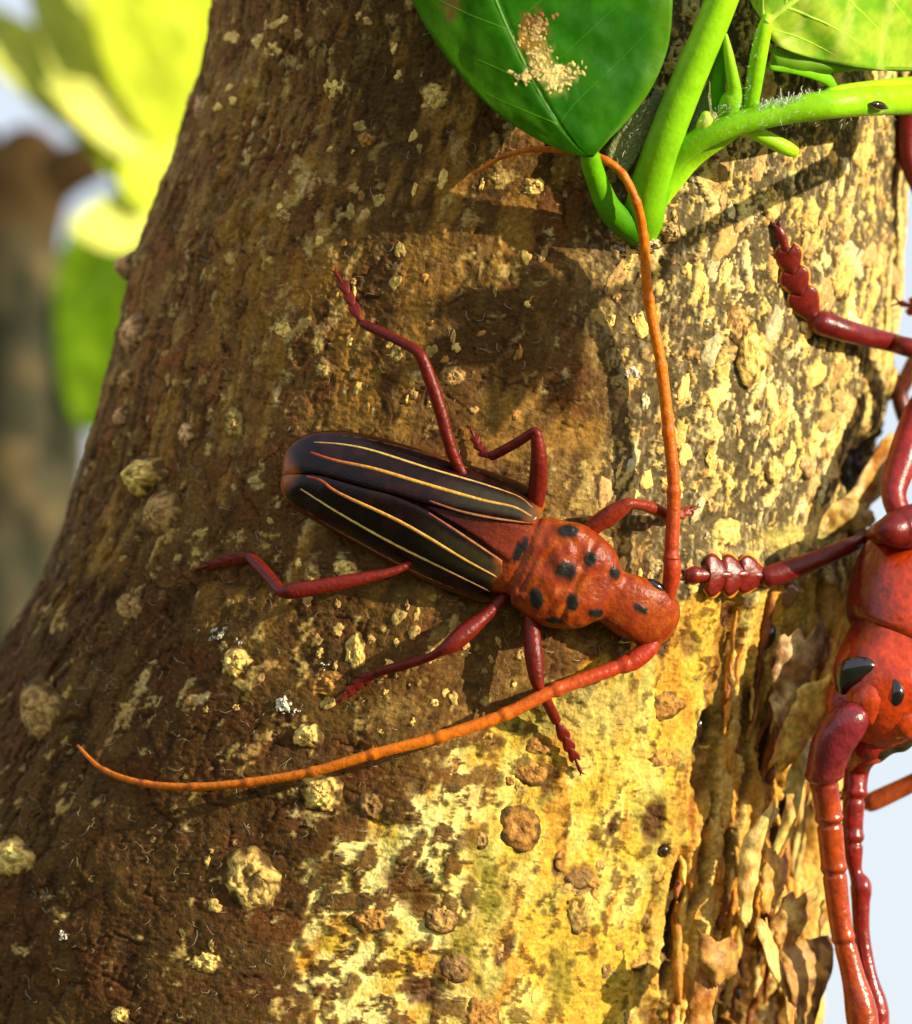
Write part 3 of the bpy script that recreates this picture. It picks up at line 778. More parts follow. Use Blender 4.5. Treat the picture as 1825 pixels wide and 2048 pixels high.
beetle = thing('longhorn_beetle', 'longhorn beetle with dark wing cases lined in orange, lying flat on the bark', 'beetle', on(1000, 1090, 0), 'longhorn beetles on the trunk')
st = []
for x, y, hw, lc, hh in [(606, 950, 12, 22, 8), (640, 962, 42, 22, 12), (720, 992, 62, 24, 16), (850, 1038, 76, 26, 18), (960, 1080, 84, 30, 22), (1010, 1098, 88, 40, 32), (1032, 1106, 86, 46, 36),
                         (1048, 1113, 82, 48, 38), (1064, 1120, 94, 50, 46), (1098, 1138, 104, 52, 54), (1132, 1152, 108, 53, 57), (1168, 1167, 98, 52, 55), (1193, 1178, 84, 50, 48), (1212, 1187, 62, 49, 41),
                         (1224, 1193, 56, 49, 38), (1244, 1203, 60, 50, 42), (1272, 1217, 65, 50, 44), (1300, 1231, 66, 49, 42), (1322, 1241, 56, 47, 36), (1338, 1249, 36, 44, 26), (1346, 1253, 8, 42, 8)]:
    st.append(np.r_[on(x, y, lc), hw, hh])
V, F, t, ang = loft(st, 96, 200, power=2.65)
kx = 1 - V[:, 2] / DIST; vx = CX + (V[:, 0] - CX) / kx; vy = CY + (V[:, 1] - CY) / kx
nb_ = fbm(V[:, 0] / 20, V[:, 1] / 20, V[:, 2] / 20, seed=7, octaves=3)
# transverse creases of the pronotum, knobs on its sides
ax = (vx - 1048) * 0.91 + (vy - 1113) * 0.41
V[:, 2] += np.where((ax > 10) & (ax < 190), np.sin(ax / 9.0) * 1.6 + 7 * fbm(V[:, 0] / 34, V[:, 1] / 34, seed=8, octaves=3) - 6 * np.exp(-((ax - 118) / 7) ** 2) - 5 * np.exp(-((ax - 22) / 6) ** 2), 0) + nb_ * 2.2
cc = mix(np.broadcast_to(ORG, (len(V), 3)), C(0.19, 0.022, 0.005), sstep(-.1, .5, nb_))
cc = mix(cc, C(0.30, 0.070, 0.007), sstep(0.1, .5, -nb_) * .7)
cc = mix(cc, C(0.16, 0.02, 0.008), np.exp(-((ax - 22) / 8) ** 2) * .7 + np.exp(-((ax - 178) / 6) ** 2) * .7)
upper = np.sin(ang) > -0.25
for (px, py, rx, ry, rot) in [(1137, 1062, 21, 13, 5), (1230, 1082, 12, 9, 0), (1181, 1118, 14, 17, 20), (1132, 1143, 21, 22, 0), (1074, 1197, 14, 22, -8), (1145, 1204, 13, 18, 5), (1230, 1146, 11, 14, -20),
                              (1193, 1226, 15, 9, 0), (1110, 1241, 17, 7, 5), (1140, 1268, 14, 9, 0), (1281, 1217, 17, 9, 35), (1042, 1098, 10, 30, 28)]:
    a = math.radians(rot); dx = vx - px; dy = vy - py
    d = np.hypot((dx * math.cos(a) + dy * math.sin(a)) / rx, (-dx * math.sin(a) + dy * math.cos(a)) / ry) + nb_ * .12
    m = sstep(1.07, .93, d) * upper
    cc = mix(cc, C(0.012, 0.012, 0.010), m); V[:, 2] += m * 1.5
ab = t < 0.42
cc = np.where(ab[:, None], cc * np.array([0.45, 0.4, 0.6]), cc)
body = link('body', V, F, M_CUTICLE, parent=beetle, col=cc)

# scutellum wedge between the wing cases
V, F, a, b, _ = sheet([on(858, 1012, 74), on(960, 1030, 76), on(1050, 1052, 78), on(1075, 1065, 76)], [on(858, 1016, 74), on(940, 1066, 76), on(1005, 1115, 78), on(1030, 1135, 76)], 16, 8, 6)
link('scutellum', V, F, M_CUTICLE, parent=beetle, col=mix(np.broadcast_to(C(.05, .008, .005), (len(V), 3)), C(.16, .022, .006), sstep(.25, .9, a)))

# wing cases
up_outer = [(566, 948), (570, 915), (590, 885), (622, 868), (670, 863), (740, 872), (830, 897), (920, 925), (1010, 955), (1066, 980), (1092, 1012)]
up_inner = [(568, 950), (600, 946), (640, 948), (690, 962), (740, 976), (790, 988), (850, 1006), (910, 1020), (970, 1031), (1030, 1041), (1066, 1048)]
lo_outer = [(566, 952), (564, 975), (576, 1002), (606, 1026), (650, 1052), (710, 1084), (790, 1130), (860, 1165), (920, 1190), (975, 1206), (1006, 1182)]
lo_inner = [(568, 952), (600, 950), (640, 952), (690, 966), (740, 980), (790, 993), (848, 1018), (890, 1045), (930, 1070), (968, 1094), (1004, 1122)]
UPLIFT = [52, 56, 64, 72, 78, 82, 84, 86, 88, 86, 80]
def elytron(outer, inner, stripes, seed):
    A = [on(x, y, l * .26) for (x, y), l in zip(outer, UPLIFT)]
    B = [on(x, y, l * .26) for (x, y), l in zip(inner, UPLIFT)]
    V, F, a, b, M = sheet(A, B, 110, 34, 5, bulge=lambda a, b: np.interp(a, np.linspace(0, 1, 11), UPLIFT) * .72 * (1 - (1 - b) ** 2.3) * np.interp(a, [0, .03, .10, .2, 1], [.12, .5, .85, 1, 1]) - 1.6 * np.exp(-((1 - b) / .025) ** 2))
    nz = fbm(V[:, 0] / 25, V[:, 1] / 25, seed=seed, octaves=3)
    c = mix(np.broadcast_to(C(0.009, 0.003, 0.003), (len(V), 3)), C(0.024, 0.006, 0.005), sstep(0, .5, nz))
    edge = np.clip(sstep(0.13, 0.02, b) * (.25 + .75 * sstep(.16, 0, a)) + sstep(.10, 0.03, a) * 1.2 + sstep(.93, 1, a) * .8, 0, 1)
    c = mix(c, C(0.34, 0.085, 0.010), edge * .9)
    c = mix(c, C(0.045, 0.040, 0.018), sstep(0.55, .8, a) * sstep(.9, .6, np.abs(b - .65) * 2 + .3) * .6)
    e = link('elytron', V, F, M_ELYTRON, parent=beetle, col=c)
    G = M.reshape(-1, 3)
    kz = 1 - G[:, 2] / DIST; gx = CX + (G[:, 0] - CX) / kz; gy = CY + (G[:, 1] - CY) / kz
    for S, rad, cols in stripes:
        S2 = cr(np.array([(x, y, 0.0) for x, y in S]), 60)
        P = []
        for i, (x, y, _) in enumerate(S2):
            d = (gx - x) ** 2 + (gy - y) ** 2; j = np.argpartition(d, 4)[:4]; w = 1 / (d[j] + 4)
            hh = (G[j, 2] * w).sum() / w.sum()
            q = i / 59; fl = flat(x, y, hh + 2.4)
            P.append(np.r_[fl, rad * (0.45 + .55 * math.sin(math.pi * min(1, .12 + q * .85)))])
        Vs, Fs, ts, _ = tube(np.array(P), n=70, seg=8, flat_k=.6)
        cs = np.stack([np.interp(ts, [0, .12, .3, .7, 1], [c_[k2] for c_ in cols]) for k2 in range(3)], -1)
        link('stripe', Vs, Fs, M_CUTICLE, parent=e, col=cs)
    return e
c_or = [(.40, .03, .03), (.55, .09, .02), (.66, .30, .05), (.68, .38, .06), (.40, .18, .05)]
c_ye = [(.50, .28, .12), (.62, .42, .12), (.66, .46, .10), (.60, .38, .10), (.35, .17, .06)]
c_dm = [(.22, .05, .03), (.26, .08, .04), (.30, .12, .05), (.34, .16, .06), (.30, .12, .05)]
elytron(up_outer, up_inner, [([(630, 885), (690, 890), (750, 903), (857, 937), (964, 968), (1036, 993), (1066, 1016)], 3.0, c_ye),
                             ([(622, 905), (671, 921), (750, 938), (857, 970), (964, 1000), (1028, 1014), (1062, 1032)], 3.8, c_or),
                             ([(860, 1002), (920, 1022), (985, 1036), (1058, 1046)], 2.6, c_dm),
                             ([(655, 868), (740, 880), (850, 908), (960, 945), (1060, 983)], 1.6, c_dm)], 61)
elytron(lo_outer, lo_inner, [([(615, 953), (643, 961), (678, 986), (786, 1036), (857, 1075), (928, 1118), (996, 1155)], 3.8, c_or),
                             ([(603, 978), (678, 1025), (786, 1086), (893, 1139), (980, 1182)], 3.4, c_ye),
                             ([(858, 1026), (910, 1060), (955, 1090), (1002, 1121)], 2.6, c_dm),
                             ([(590, 1005), (660, 1050), (790, 1122), (880, 1165), (970, 1198)], 1.8, c_dm)], 62)

for L in ([(1288, 1166, 62, 8), (1304, 1170, 72, 13), (1319, 1182, 74, 13), (1323, 1200, 76, 7)], [(1240, 1282, 46, 6), (1256, 1274, 60, 11), (1276, 1267, 68, 11), (1292, 1262, 72, 6)]):
    V, F, t, a = tube([np.r_[on(x, y, l), r_] for x, y, l, r_ in L], n=24, seg=16)
    link('eye', V, F, M_EYE, parent=beetle)
for (px, py, l, ax_, rot) in [(1332, 1204, 62, (20, 24, 22), 20), (1306, 1272, 58, (24, 20, 22), 20), (1336, 1244, 50, (15, 28, 24), 24)]:
    V, F = ellipsoid((0, 0, 0), ax_, 24, 14, rotz(rot))
    V = V + on(px, py, l)
    v = fbm(V[:, 0] / 14, V[:, 1] / 14, V[:, 2] / 14, seed=5, octaves=2)
    link('antennal_knob', V, F, M_CUTICLE, parent=beetle, col=C(.25, .034, .005)[None] * (1 + .4 * v)[:, None])

def antenna(owner, base, joints, mat, tip_col, base_col, swell=1.22, nodes=3, cap_dark=0.5, step=4):
    """joints rows (x,y,h,r): one swollen node per joint, the segment narrowing just past it"""
    Pj = np.array([np.asarray(j, float) for j in joints])
    n = int(np.linalg.norm(np.diff(Pj[:, :3], axis=0), axis=1).sum() / step)
    P = cr(Pj, n)
    arc = np.r_[0, np.cumsum(np.linalg.norm(np.diff(P[:, :3], axis=0), axis=1))]
    for p in Pj[nodes:-1]:
        a0 = arc[int(np.argmin(np.linalg.norm(P[:, :3] - p[:3], axis=1)))]
        P[:, 3] *= 1 + (swell - 1) * np.exp(-((arc - a0 + 7) / 8) ** 2) - .10 * np.exp(-((arc - a0 - 7) / 6) ** 2)
    V, F, t, a = tube(P, n=n, seg=16)
    # dark ring on each node
    J = Pj[nodes:, :3]
    d = np.min(np.linalg.norm(V[:, None] - J[None], axis=2), axis=1)
    c = mix(np.broadcast_to(np.array(base_col), (len(V), 3)), np.array(tip_col), sstep(.05, .42, t))
    c = mix(c, np.array(base_col) * .55, sstep(16, 4, d) * cap_dark)
    return link('antenna', V, F, mat, parent=owner, col=c)

def smooth_joint(L, lift):     # joints given as (x, y, r, lift)
    return [np.r_[on(x, y, l), r] for x, y, r, l in L]
ant1 = smooth_joint([(1343, 1109, 15, 84), (1348, 977, 13.5, 82), (1337, 856, 12.5, 76), (1322, 726, 11.5, 72), (1297, 593, 10.5, 72), (1287, 467, 9.5, 96), (1243, 345, 8.2, 120), (1165, 304, 7, 110), (1070, 299, 6, 80), (1005, 314, 5, 55), (948, 348, 3, 30)], 0)
# rounder path through the bend
ant1.insert(6, np.r_[on(1271, 398, 122), 8.9]); ant1.insert(8, np.r_[on(1207, 318, 115), 7.6])
A1 = [np.r_[on(1334, 1205, 72), 12], np.r_[on(1342, 1165, 82), 17], np.r_[on(1345, 1130, 90), 17.5]] + ant1
antenna(beetle, None, A1, M_CUTICLE, ORG2, C(.36, .035, .008), swell=1.16)
ant2 = smooth_joint([(1241, 1332, 16, 66), (1108, 1381, 14, 74), (1005, 1431, 13, 76), (875, 1475, 12, 74), (740, 1510, 11, 70), (620, 1545, 10, 60), (490, 1566, 9, 50), (380, 1574, 8.2, 44), (283, 1566, 7, 38), (205, 1538, 5.4, 30), (156, 1492, 3, 24)], 0)
A2 = [np.r_[on(1312, 1272, 62), 14], np.r_[on(1296, 1298, 64), 19], np.r_[on(1266, 1322, 65), 20]] + ant2
antenna(beetle, None, A2, M_CUTICLE, ORG2, C(.34, .030, .010), swell=1.16)

def leg(owner, joints, tarsus, mat=None, cl=RED, tcl=None, claw=5.0, tw=1.0):
    """joints: centre line of femur and tibia (x,y,h,r); tarsus: centre line of the foot, a sub-part with lobed segments and claws"""
    mat = mat or M_CUTICLE
    V, F, t, a = tube(joints, seg=14, step=4)
    v = fbm(V[:, 0] / 18, V[:, 1] / 18, V[:, 2] / 18, seed=17, octaves=2)
    c = np.array(cl)[None] * (1 + .3 * v)[:, None]
    lg = link('leg', V, F, mat, parent=owner, col=c)
    T = np.array(tarsus); n = 4
    R = cr(T, 41); parts = []
    cuts = [0, .27, .50, .72, 1.0]
    for i in range(n):
        s0, s1 = cuts[i], cuts[i + 1]
        ev = lambda q: np.array([np.interp(q, np.linspace(0, 1, 41), R[:, k2]) for k2 in range(4)])
        p0, p1 = ev(s0), ev(s1); d = (p1 - p0)[:3]; Ls = np.linalg.norm(d); d = d / Ls
        sd = np.cross(d, [0, 0, 1.0]); sd /= np.linalg.norm(sd) + 1e-9; w = (p1[3] if i < 2 else ev((s0 + s1) / 2)[3]) * (1.25 if R[:, 3].max() > 22 else 1.1)
        tc_ = np.array(cl if tcl is None else tcl)
        if i < 3:
            for grow, drop, ct in ((1.0, 0.0, tc_), (1.13, w * .17, C(.66, .27, .02))):
                if ct is not tc_ and w < 15: continue
                g_ = w * grow
                sideL = lambda sg: [p0[:3] + d * Ls * .0 + sd * sg * g_ * .26, p0[:3] + d * Ls * .4 + sd * sg * g_ * .60, p0[:3] + d * Ls * .8 + sd * sg * g_ * .92, p0[:3] + d * Ls * 1.12 + sd * sg * g_ * .96, p0[:3] + d * (Ls * 1.38 + 3 * (grow - 1) / .13) + sd * sg * g_ * .58]
                Vt, Ft, a_, b_, _m = sheet(sideL(-1), sideL(1), 14, 11, w * .16, bulge=lambda a, b: np.sin(b * np.pi) * w * .22)
                Vt = Vt - d[None] * (Ls * .34 * (1 - np.abs(2 * b_ - 1)) ** .8 * a_ ** 4)[:, None]
                Vt[:, 2] -= drop
                parts.append((Vt, Ft, np.tile(ct, (len(Vt), 1))))
            Vt, Ft, tt, aa = tube([np.r_[p0[:3], w * .30], np.r_[p0[:3] + d * Ls * .5, w * .30], np.r_[p0[:3] + d * Ls * .85, w * .22]], n=8, seg=10)
            parts.append((Vt, Ft, np.tile(tc_, (len(Vt), 1))))
            continue
        else:
            Vt, Ft, tt, aa = tube([np.r_[p0[:3] - d * Ls * .15, w * .34], np.r_[p0[:3] + d * Ls * .4, w * .42], np.r_[p0[:3] + d * Ls * .8, w * .55], np.r_[p1[:3], w * .4]], n=12, seg=10, flat_k=.8)
        parts.append((Vt, Ft, np.tile(tc_, (len(Vt), 1))))
    V, F, c = merge(parts)
    ta = link('tarsus', V, F, mat, parent=lg, col=c)
    d = R[-1, :3] - R[-4, :3]; d /= np.linalg.norm(d); sd = np.cross(d, [0, 0, 1.0]); parts = []
    for sgn in (-1, 1):
        p0 = R[-1, :3]; w = R[-1, 3]
        P = [np.r_[p0, w * .4], np.r_[p0 + d * claw + sd * sgn * claw * .7, w * .3], np.r_[p0 + d * claw * 1.6 + sd * sgn * claw * 1.1 + np.array((0, 0, -claw * .7)), w * .1]]
        Vt, Ft, _, _ = tube(P, n=7, seg=7)
        parts.append((Vt, Ft, np.tile(DRED * .5, (len(Vt), 1))))
    V, F, c = merge(parts)
    link('claw', V, F, mat, parent=lg, col=c)
    return lg

LEGC = C(0.13, 0.009, 0.004)
leg(beetle, pts_on([(935, 965, 38, 9), (905, 905, 55, 12), (878, 810, 74, 13), (850, 730, 84, 13), (838, 706, 86, 11), (810, 688, 72, 10), (770, 668, 50, 10), (728, 648, 26, 10)]), pts_on([(722, 642, 22, 10), (706, 610, 16, 11), (690, 575, 12, 10), (672, 545, 10, 6)]), cl=LEGC)
leg(beetle, pts_on([(1070, 1010, 40, 17), (1076, 970, 58, 19), (1078, 920, 80, 17), (1074, 872, 92, 12), (1068, 864, 92, 10), (1035, 885, 66, 10), (985, 912, 30, 10)]), pts_on([(980, 914, 26, 9), (965, 903, 18, 10), (953, 882, 12, 9), (942, 858, 9, 5)]), cl=LEGC)
leg(beetle, pts_on([(1165, 1075, 44, 15), (1192, 1050, 56, 18), (1225, 1028, 70, 20), (1250, 1012, 82, 15), (1262, 1007, 84, 11), (1300, 1014, 62, 12), (1336, 1032, 40, 14)]), pts_on([(1340, 1034, 34, 12), (1360, 1030, 22, 10), (1378, 1022, 16, 9), (1394, 1014, 12, 5)]), cl=C(.20, .020, .006))
leg(beetle, pts_on([(820, 1128, 40, 8), (785, 1143, 54, 9), (720, 1158, 74, 13), (650, 1172, 92, 16), (590, 1182, 104, 16), (566, 1184, 104, 12), (552, 1170, 84, 12), (528, 1142, 52, 13), (502, 1114, 24, 12)]), pts_on([(500, 1112, 22, 11), (470, 1117, 16, 12), (435, 1126, 12, 10), (394, 1138, 9, 5)]), cl=LEGC)
leg(beetle, pts_on([(1010, 1190, 36, 11), (978, 1225, 50, 13), (935, 1262, 66, 19), (905, 1288, 76, 18), (882, 1302, 78, 11), (860, 1314, 62, 9), (810, 1330, 40, 10), (760, 1343, 22, 10)]), pts_on([(752, 1346, 18, 10), (728, 1360, 14, 12), (704, 1378, 11, 10), (680, 1402, 9, 5)]), cl=LEGC)
leg(beetle, pts_on([(1062, 1225, 40, 15), (1064, 1262, 52, 17), (1068, 1310, 64, 19), (1074, 1358, 70, 15), (1080, 1378, 68, 11), (1095, 1405, 48, 11), (1112, 1440, 26, 11)]), pts_on([(1114, 1444, 22, 11), (1130, 1475, 16, 12), (1146, 1508, 12, 10), (1162, 1544, 9, 5)]), cl=LEGC)

# ------------------------------------------------------------------ the big red beetle at the right
big = thing('longhorn_beetle', 'larger glossy red beetle with black eyes, hanging head down at the right edge', 'beetle', flat(1800, 1300, -300), 'longhorn beetles on the trunk')
def f4(L): return [np.r_[flat(x, y, h), r] for x, y, h, r in L]
st = []
for x, y, h, hw, hh in [(2420, 330, -800, 60, 50), (2370, 430, -760, 150, 110), (2270, 620, -680, 190, 130), (2150, 810, -580, 200, 140), (2030, 990, -440, 190, 136), (1985, 1050, -390, 176, 120), (1950, 1090, -350, 160, 110), (1914, 1122, -310, 146, 108), (1868, 1172, -260, 164, 122), (1842, 1232, -230, 158, 120),
                        (1824, 1284, -215, 140, 112), (1814, 1306, -210, 128, 106), (1802, 1328, -198, 126, 106), (1784, 1366, -186, 124, 112), (1768, 1406, -182, 112, 106), (1754, 1444, -186, 88, 88), (1746, 1470, -192, 62, 62), (1740, 1490, -200, 30, 30)]:
    st.append(np.r_[flat(x, y, h), hw, hh])
V, F, t, ang = loft(st, 64, 170, power=2.1)
nb_ = fbm(V[:, 0] / 45, V[:, 1] / 45, V[:, 2] / 45, seed=77, octaves=3)
V[:, 2] += nb_ * 3
kx = 1 - V[:, 2] / DIST; vx = CX + (V[:, 0] - CX) / kx; vy = CY + (V[:, 1] - CY) / kx
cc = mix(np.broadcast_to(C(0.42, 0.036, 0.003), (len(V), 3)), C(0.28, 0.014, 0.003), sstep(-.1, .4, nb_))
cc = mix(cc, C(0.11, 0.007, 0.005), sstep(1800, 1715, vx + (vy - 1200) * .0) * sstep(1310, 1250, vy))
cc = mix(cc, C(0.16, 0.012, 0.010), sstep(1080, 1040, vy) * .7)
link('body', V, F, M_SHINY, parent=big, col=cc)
# swellings between and under the eyes, mouthparts
def blob(name, owner, px, py, h, ax, rot, colr, mat, seed=0, amp=.06):
    V, F = ellipsoid((0, 0, 0), ax, 28, 18, rotz(rot))
    V = V * (1 + amp * fbm(V[:, 0] / 20 + seed, V[:, 1] / 20, V[:, 2] / 20, seed=seed, octaves=2))[:, None] + flat(px, py, h)
    return link(name, V, F, mat, parent=owner, col=np.tile(np.array(colr), (len(V), 1)))
blob('brow', big, 1742, 1400, -108, (40, 54, 34), 15, (0.42, 0.042, 0.004), M_SHINY, 1)
blob('brow', big, 1808, 1440, -120, (40, 40, 34), 0, (0.38, 0.036, 0.004), M_SHINY, 2)
blob('cheek', big, 1690, 1400, -150, (40, 54, 40), 20, (0.25, 0.014, 0.004), M_SHINY, 3)
# eyes: kidney-shaped
V, F, t, a = tube(f4([(1758, 1342, -96, 6), (1734, 1333, -92, 18), (1705, 1341, -97, 27), (1689, 1364, -110, 22), (1684, 1394, -121, 7)]), n=30, seg=18, flat_k=.7)
link('eye', V, F, M_EYE, parent=big)
V, F, t, a = tube(f4([(1784, 1354, -80, 5), (1793, 1370, -78, 10), (1796, 1390, -78, 13.5), (1788, 1407, -85, 11), (1777, 1411, -90, 5)]), n=26, seg=16, flat_k=.8)
link('eye', V, F, M_EYE, parent=big)
V, F, t, a = tube(f4([(1722, 1508, -190, 18), (1745, 1500, -180, 26), (1780, 1484, -170, 28), (1830, 1458, -170, 26), (1880, 1430, -180, 20)]), n=30, seg=16)
V[:, 1] += 4 * np.sin(V[:, 0] / 9) * (V[:, 1] > 1490 - (V[:, 0] - 1745) * .45)
link('jaw', V, F, M_SHINY, parent=big, col=mix(np.broadcast_to(C(.42, .06, .01), (len(V), 3)), C(.03, .02, .008), sstep(1505, 1522, V[:, 1] + (V[:, 0] - 1745) * .45)))
for (q, r0) in (([(1730, 1478, -150, 6), (1770, 1478, -138, 7), (1830, 1452, -140, 6)], 0),):
    V, F, t, a = tube(f4(q), n=24, seg=8); link('lip', V, F, M_EYE, parent=big)
blob('palp', big, 1748, 1520, -165, (20, 9, 9), -20, (0.40, 0.04, .01), M_SHINY, 4)

PUR = C(0.15, 0.012, 0.018); ANT = C(0.31, 0.040, 0.005)
a_front = f4([(1722, 1424, -118, 26), (1702, 1440, -100, 40), (1682, 1462, -104, 44), (1664, 1492, -112, 43), (1654, 1525, -124, 40), (1648, 1550, -134, 36)])
a_seg = f4([(1650, 1574, -142, 29), (1658, 1632, -158, 27), (1668, 1735, -176, 25.5), (1682, 1850, -186, 23), (1706, 1950, -190, 24), (1724, 2030, -190, 33), (1732, 2120, -190, 27), (1745, 2300, -200, 24)])
def ringed(owner, pts, rings, mat, c0, c1, seed):
    """antenna whose joints are stepped collars"""
    P = np.array(pts); L = np.r_[0, np.cumsum(np.linalg.norm(np.diff(P[:, :3], axis=0), axis=1))]
    V, F, t, a = tube(P, n=int(L[-1] / 4), seg=28)
    C0 = np.array([cr(P, 600)[:, :3]])[0]
    for (x, y, h, amp) in rings:
        q = flat(x, y, h); i = int(np.argmin(np.linalg.norm(C0 - q, axis=1))); d = C0[min(i + 3, 599)] - C0[max(i - 3, 0)]; d /= np.linalg.norm(d)
        along = (V - C0[i]) @ d; rad = V - C0[i] - along[:, None] * d
        near = np.linalg.norm(rad, axis=1) < 90
        g = amp * (np.exp(-((along + 6) / 7) ** 2) - 1.3 * np.exp(-((along - 7) / 4) ** 2)) * near
        V = V + rad / (np.linalg.norm(rad, axis=1)[:, None] + 1e-6) * g[:, None]
    v = fbm(V[:, 0] / 30, V[:, 1] / 30, V[:, 2] / 30, seed=seed, octaves=3)
    c = mix(np.broadcast_to(np.array(c0), (len(V), 3)), np.array(c1), sstep(.12, .3, t)) * (1 + .25 * v)[:, None]
    for (x, y, h, amp) in rings:
        d = np.abs((vy_ := CY + (V[:, 1] - CY) / (1 - V[:, 2] / DIST)) - y - 5); c = mix(c, np.array(c0) * .5, sstep(7, 1, d) * .6)
    return link('antenna', V, F, mat, parent=owner, col=c)
ringed(big, a_front + a_seg, [(1647, 1556, -137, 4), (1660, 1640, -160, 3), (1672, 1740, -177, 2.4), (1690, 1880, -188, 1.5)], M_SHINY, PUR, ANT, 5)
a_back = f4([(1760, 1466, -190, 26), (1738, 1490, -170, 34), (1716, 1530, -240, 28), (1710, 1580, -240, 24), (1706, 1640, -240, 22), (1706, 1700, -240, 21), (1712, 1745, -240, 14), (1722, 1772, -240, 22), (1722, 1810, -240, 19), (1724, 1870, -240, 17), (1736, 1950, -240, 19), (1752, 2010, -240, 24), (1756, 2050, -240, 24), (1764, 2200, -240, 18)])
ringed(big, a_back, [(1707, 1590, -240, 3), (1706, 1680, -240, 3)], M_SHINY, C(.19, .010, .006), C(.19, .010, .006), 6)

DK = C(0.125, 0.006, 0.005)
def leg2(joints, tarsus, cl=DK): return leg(big, f4(joints), f4(tarsus), mat=M_LEG, cl=cl, tcl=C(.14, .009, .005), claw=12)
# front leg reaching left across the bark
def o4(L): return [(x, y, hs(x, y) + l, r) for x, y, l, r in L]
leg2([(1900, 1040, -250, 44), (1845, 1050, -190, 48)] + [(1797, 1058, -140, 40), (1766, 1064, -135, 24)] + o4([(1740, 1075, 270, 17), (1690, 1096, 175, 17), (1620, 1124, 92, 20), (1560, 1146, 44, 23), (1534, 1154, 30, 22)]),
     o4([(1530, 1153, 26, 22), (1496, 1148, 20, 30), (1455, 1150, 16, 34), (1412, 1150, 14, 34), (1378, 1150, 8, 12)]))
# middle leg above it
leg2([(1960, 760, -420, 36), (1900, 712, -370, 26)] + o4([(1815, 694, 250, 20), (1780, 684, 170, 20), (1700, 664, 78, 23), (1650, 648, 40, 26), (1638, 644, 32, 25)]),
     o4([(1632, 640, 28, 19), (1612, 606, 22, 25), (1592, 560, 18, 24), (1574, 500, 16, 19), (1556, 456, 10, 15)]))
# further legs: partly in view at the right edge
leg2([(1880, 760, -330, 28), (1838, 830, -300, 32), (1806, 920, -260, 32), (1788, 985, -230, 26), (1800, 1030, -220, 24)], [(1880, 640, -400, 20), (1850, 620, -420, 18), (1822, 612, -430, 15), (1800, 606, -440, 8)], cl=C(.24, .014, .010))
leg2([(1850, 130, -380, 22), (1824, 190, -400, 24), (1815, 240, -410, 22), (1818, 320, -420, 20), (1860, 420, -430, 18)], [(1856, 430, -430, 16), (1880, 470, -440, 18), (1900, 520, -450, 16), (1910, 560, -450, 8)])
leg2([(1840, 700, -560, 16), (1812, 760, -560, 17), (1800, 790, -560, 18), (1818, 850, -560, 18), (1850, 900, -560, 16)], [(1852, 905, -560, 14), (1866, 930, -560, 15), (1880, 960, -560, 13), (1890, 990, -560, 7)], cl=C(.11, .022, .010))
leg2([(1960, 1480, -330, 22), (1900, 1528, -350, 19), (1825, 1566, -370, 19), (1748, 1602, -380, 20), (1734, 1606, -380, 16)], [(1738, 1606, -384, 12), (1718, 1600, -410, 12), (1690, 1590, -430, 12), (1668, 1580, -450, 6)], cl=C(.34, .06, .012))

# ------------------------------------------------------------------ the green shoot
shoot = thing('leafy_shoot', 'bright green young shoot sprouting from the bark above the striped beetle', 'shoot', on(1285, 450, 0))
G_DK = C(0.016, 0.125, 0.001); G_MD = C(0.17, 0.48, 0.004); G_BR = C(0.36, 0.70, 0.010); G_YE = C(0.48, 0.62, 0.05)
def stem(pts, c0, c1, name='stem', mat=None, seg=20, fk=1.0):
    V, F, t, a = tube(pts, seg=seg, flat_k=fk, step=5)
    v = fbm(V[:, 0] / 40, V[:, 1] / 40, V[:, 2] / 40, seed=3, octaves=3)
    c = mix(np.broadcast_to(np.array(c0), (len(V), 3)), np.array(c1), t) * (1 + .2 * v)[:, None]
    return link(name, V, F, mat or M_STEM, parent=shoot, col=c)
def so(L): return [np.r_[on(x, y, l), r] for x, y, l, r in L]
stem(so([(1280, 462, -14, 42), (1288, 432, 20, 41), (1300, 370, 55, 38), (1330, 280, 95, 36), (1375, 165, 125, 34), (1420, 60, 155, 33), (1470, -70, 190, 32), (1520, -220, 220, 30)]), G_MD * .9, G_BR)
second = stem(so([(1310, 420, 30, 20), (1340, 330, 70, 24), (1390, 285, 110, 24), (1460, 252, 150, 24), (1560, 225, 200, 26), (1690, 205, 280, 30), (1850, 196, 380, 33), (2050, 190, 480, 34)]), G_MD, G_BR)
stem(so([(1640, 196, 240, 10), (1690, 182, 275, 14), (1850, 168, 370, 18), (2000, 160, 450, 18)]), G_BR, G_BR)
stem(so([(1300, 430, 30, 16), (1345, 372, 40, 16), (1395, 318, 60, 13), (1470, 270, 110, 8)]), G_BR, G_BR, 'bract', fk=.5)
stem(so([(1498, 232, 160, 15), (1508, 170, 180, 17), (1520, 100, 205, 17), (1531, 52, 222, 14), (1536, 34, 226, 9)]), G_MD, G_BR, 'petiole')
stem(so([(1275, 462, 0, 34), (1225, 425, 50, 26), (1198, 370, 90, 22), (1182, 320, 130, 20), (1180, 285, 150, 14)]), G_DK * 1.3, G_MD, 'petiole')
stem(so([(1490, 255, 130, 14), (1540, 280, 140, 15), (1575, 297, 145, 15), (1588, 303, 145, 12)]), G_BR, G_BR, 'bud')
stem(so([(1450, 238, 130, 18), (1462, 205, 150, 22), (1470, 180, 160, 16), (1458, 110, 170, 10), (1452, 70, 170, 4)]), G_MD, G_BR, 'bud')
stem(so([(1405, 268, 115, 16), (1412, 245, 130, 17), (1412, 230, 135, 10)]), G_YE, G_YE, 'bud')
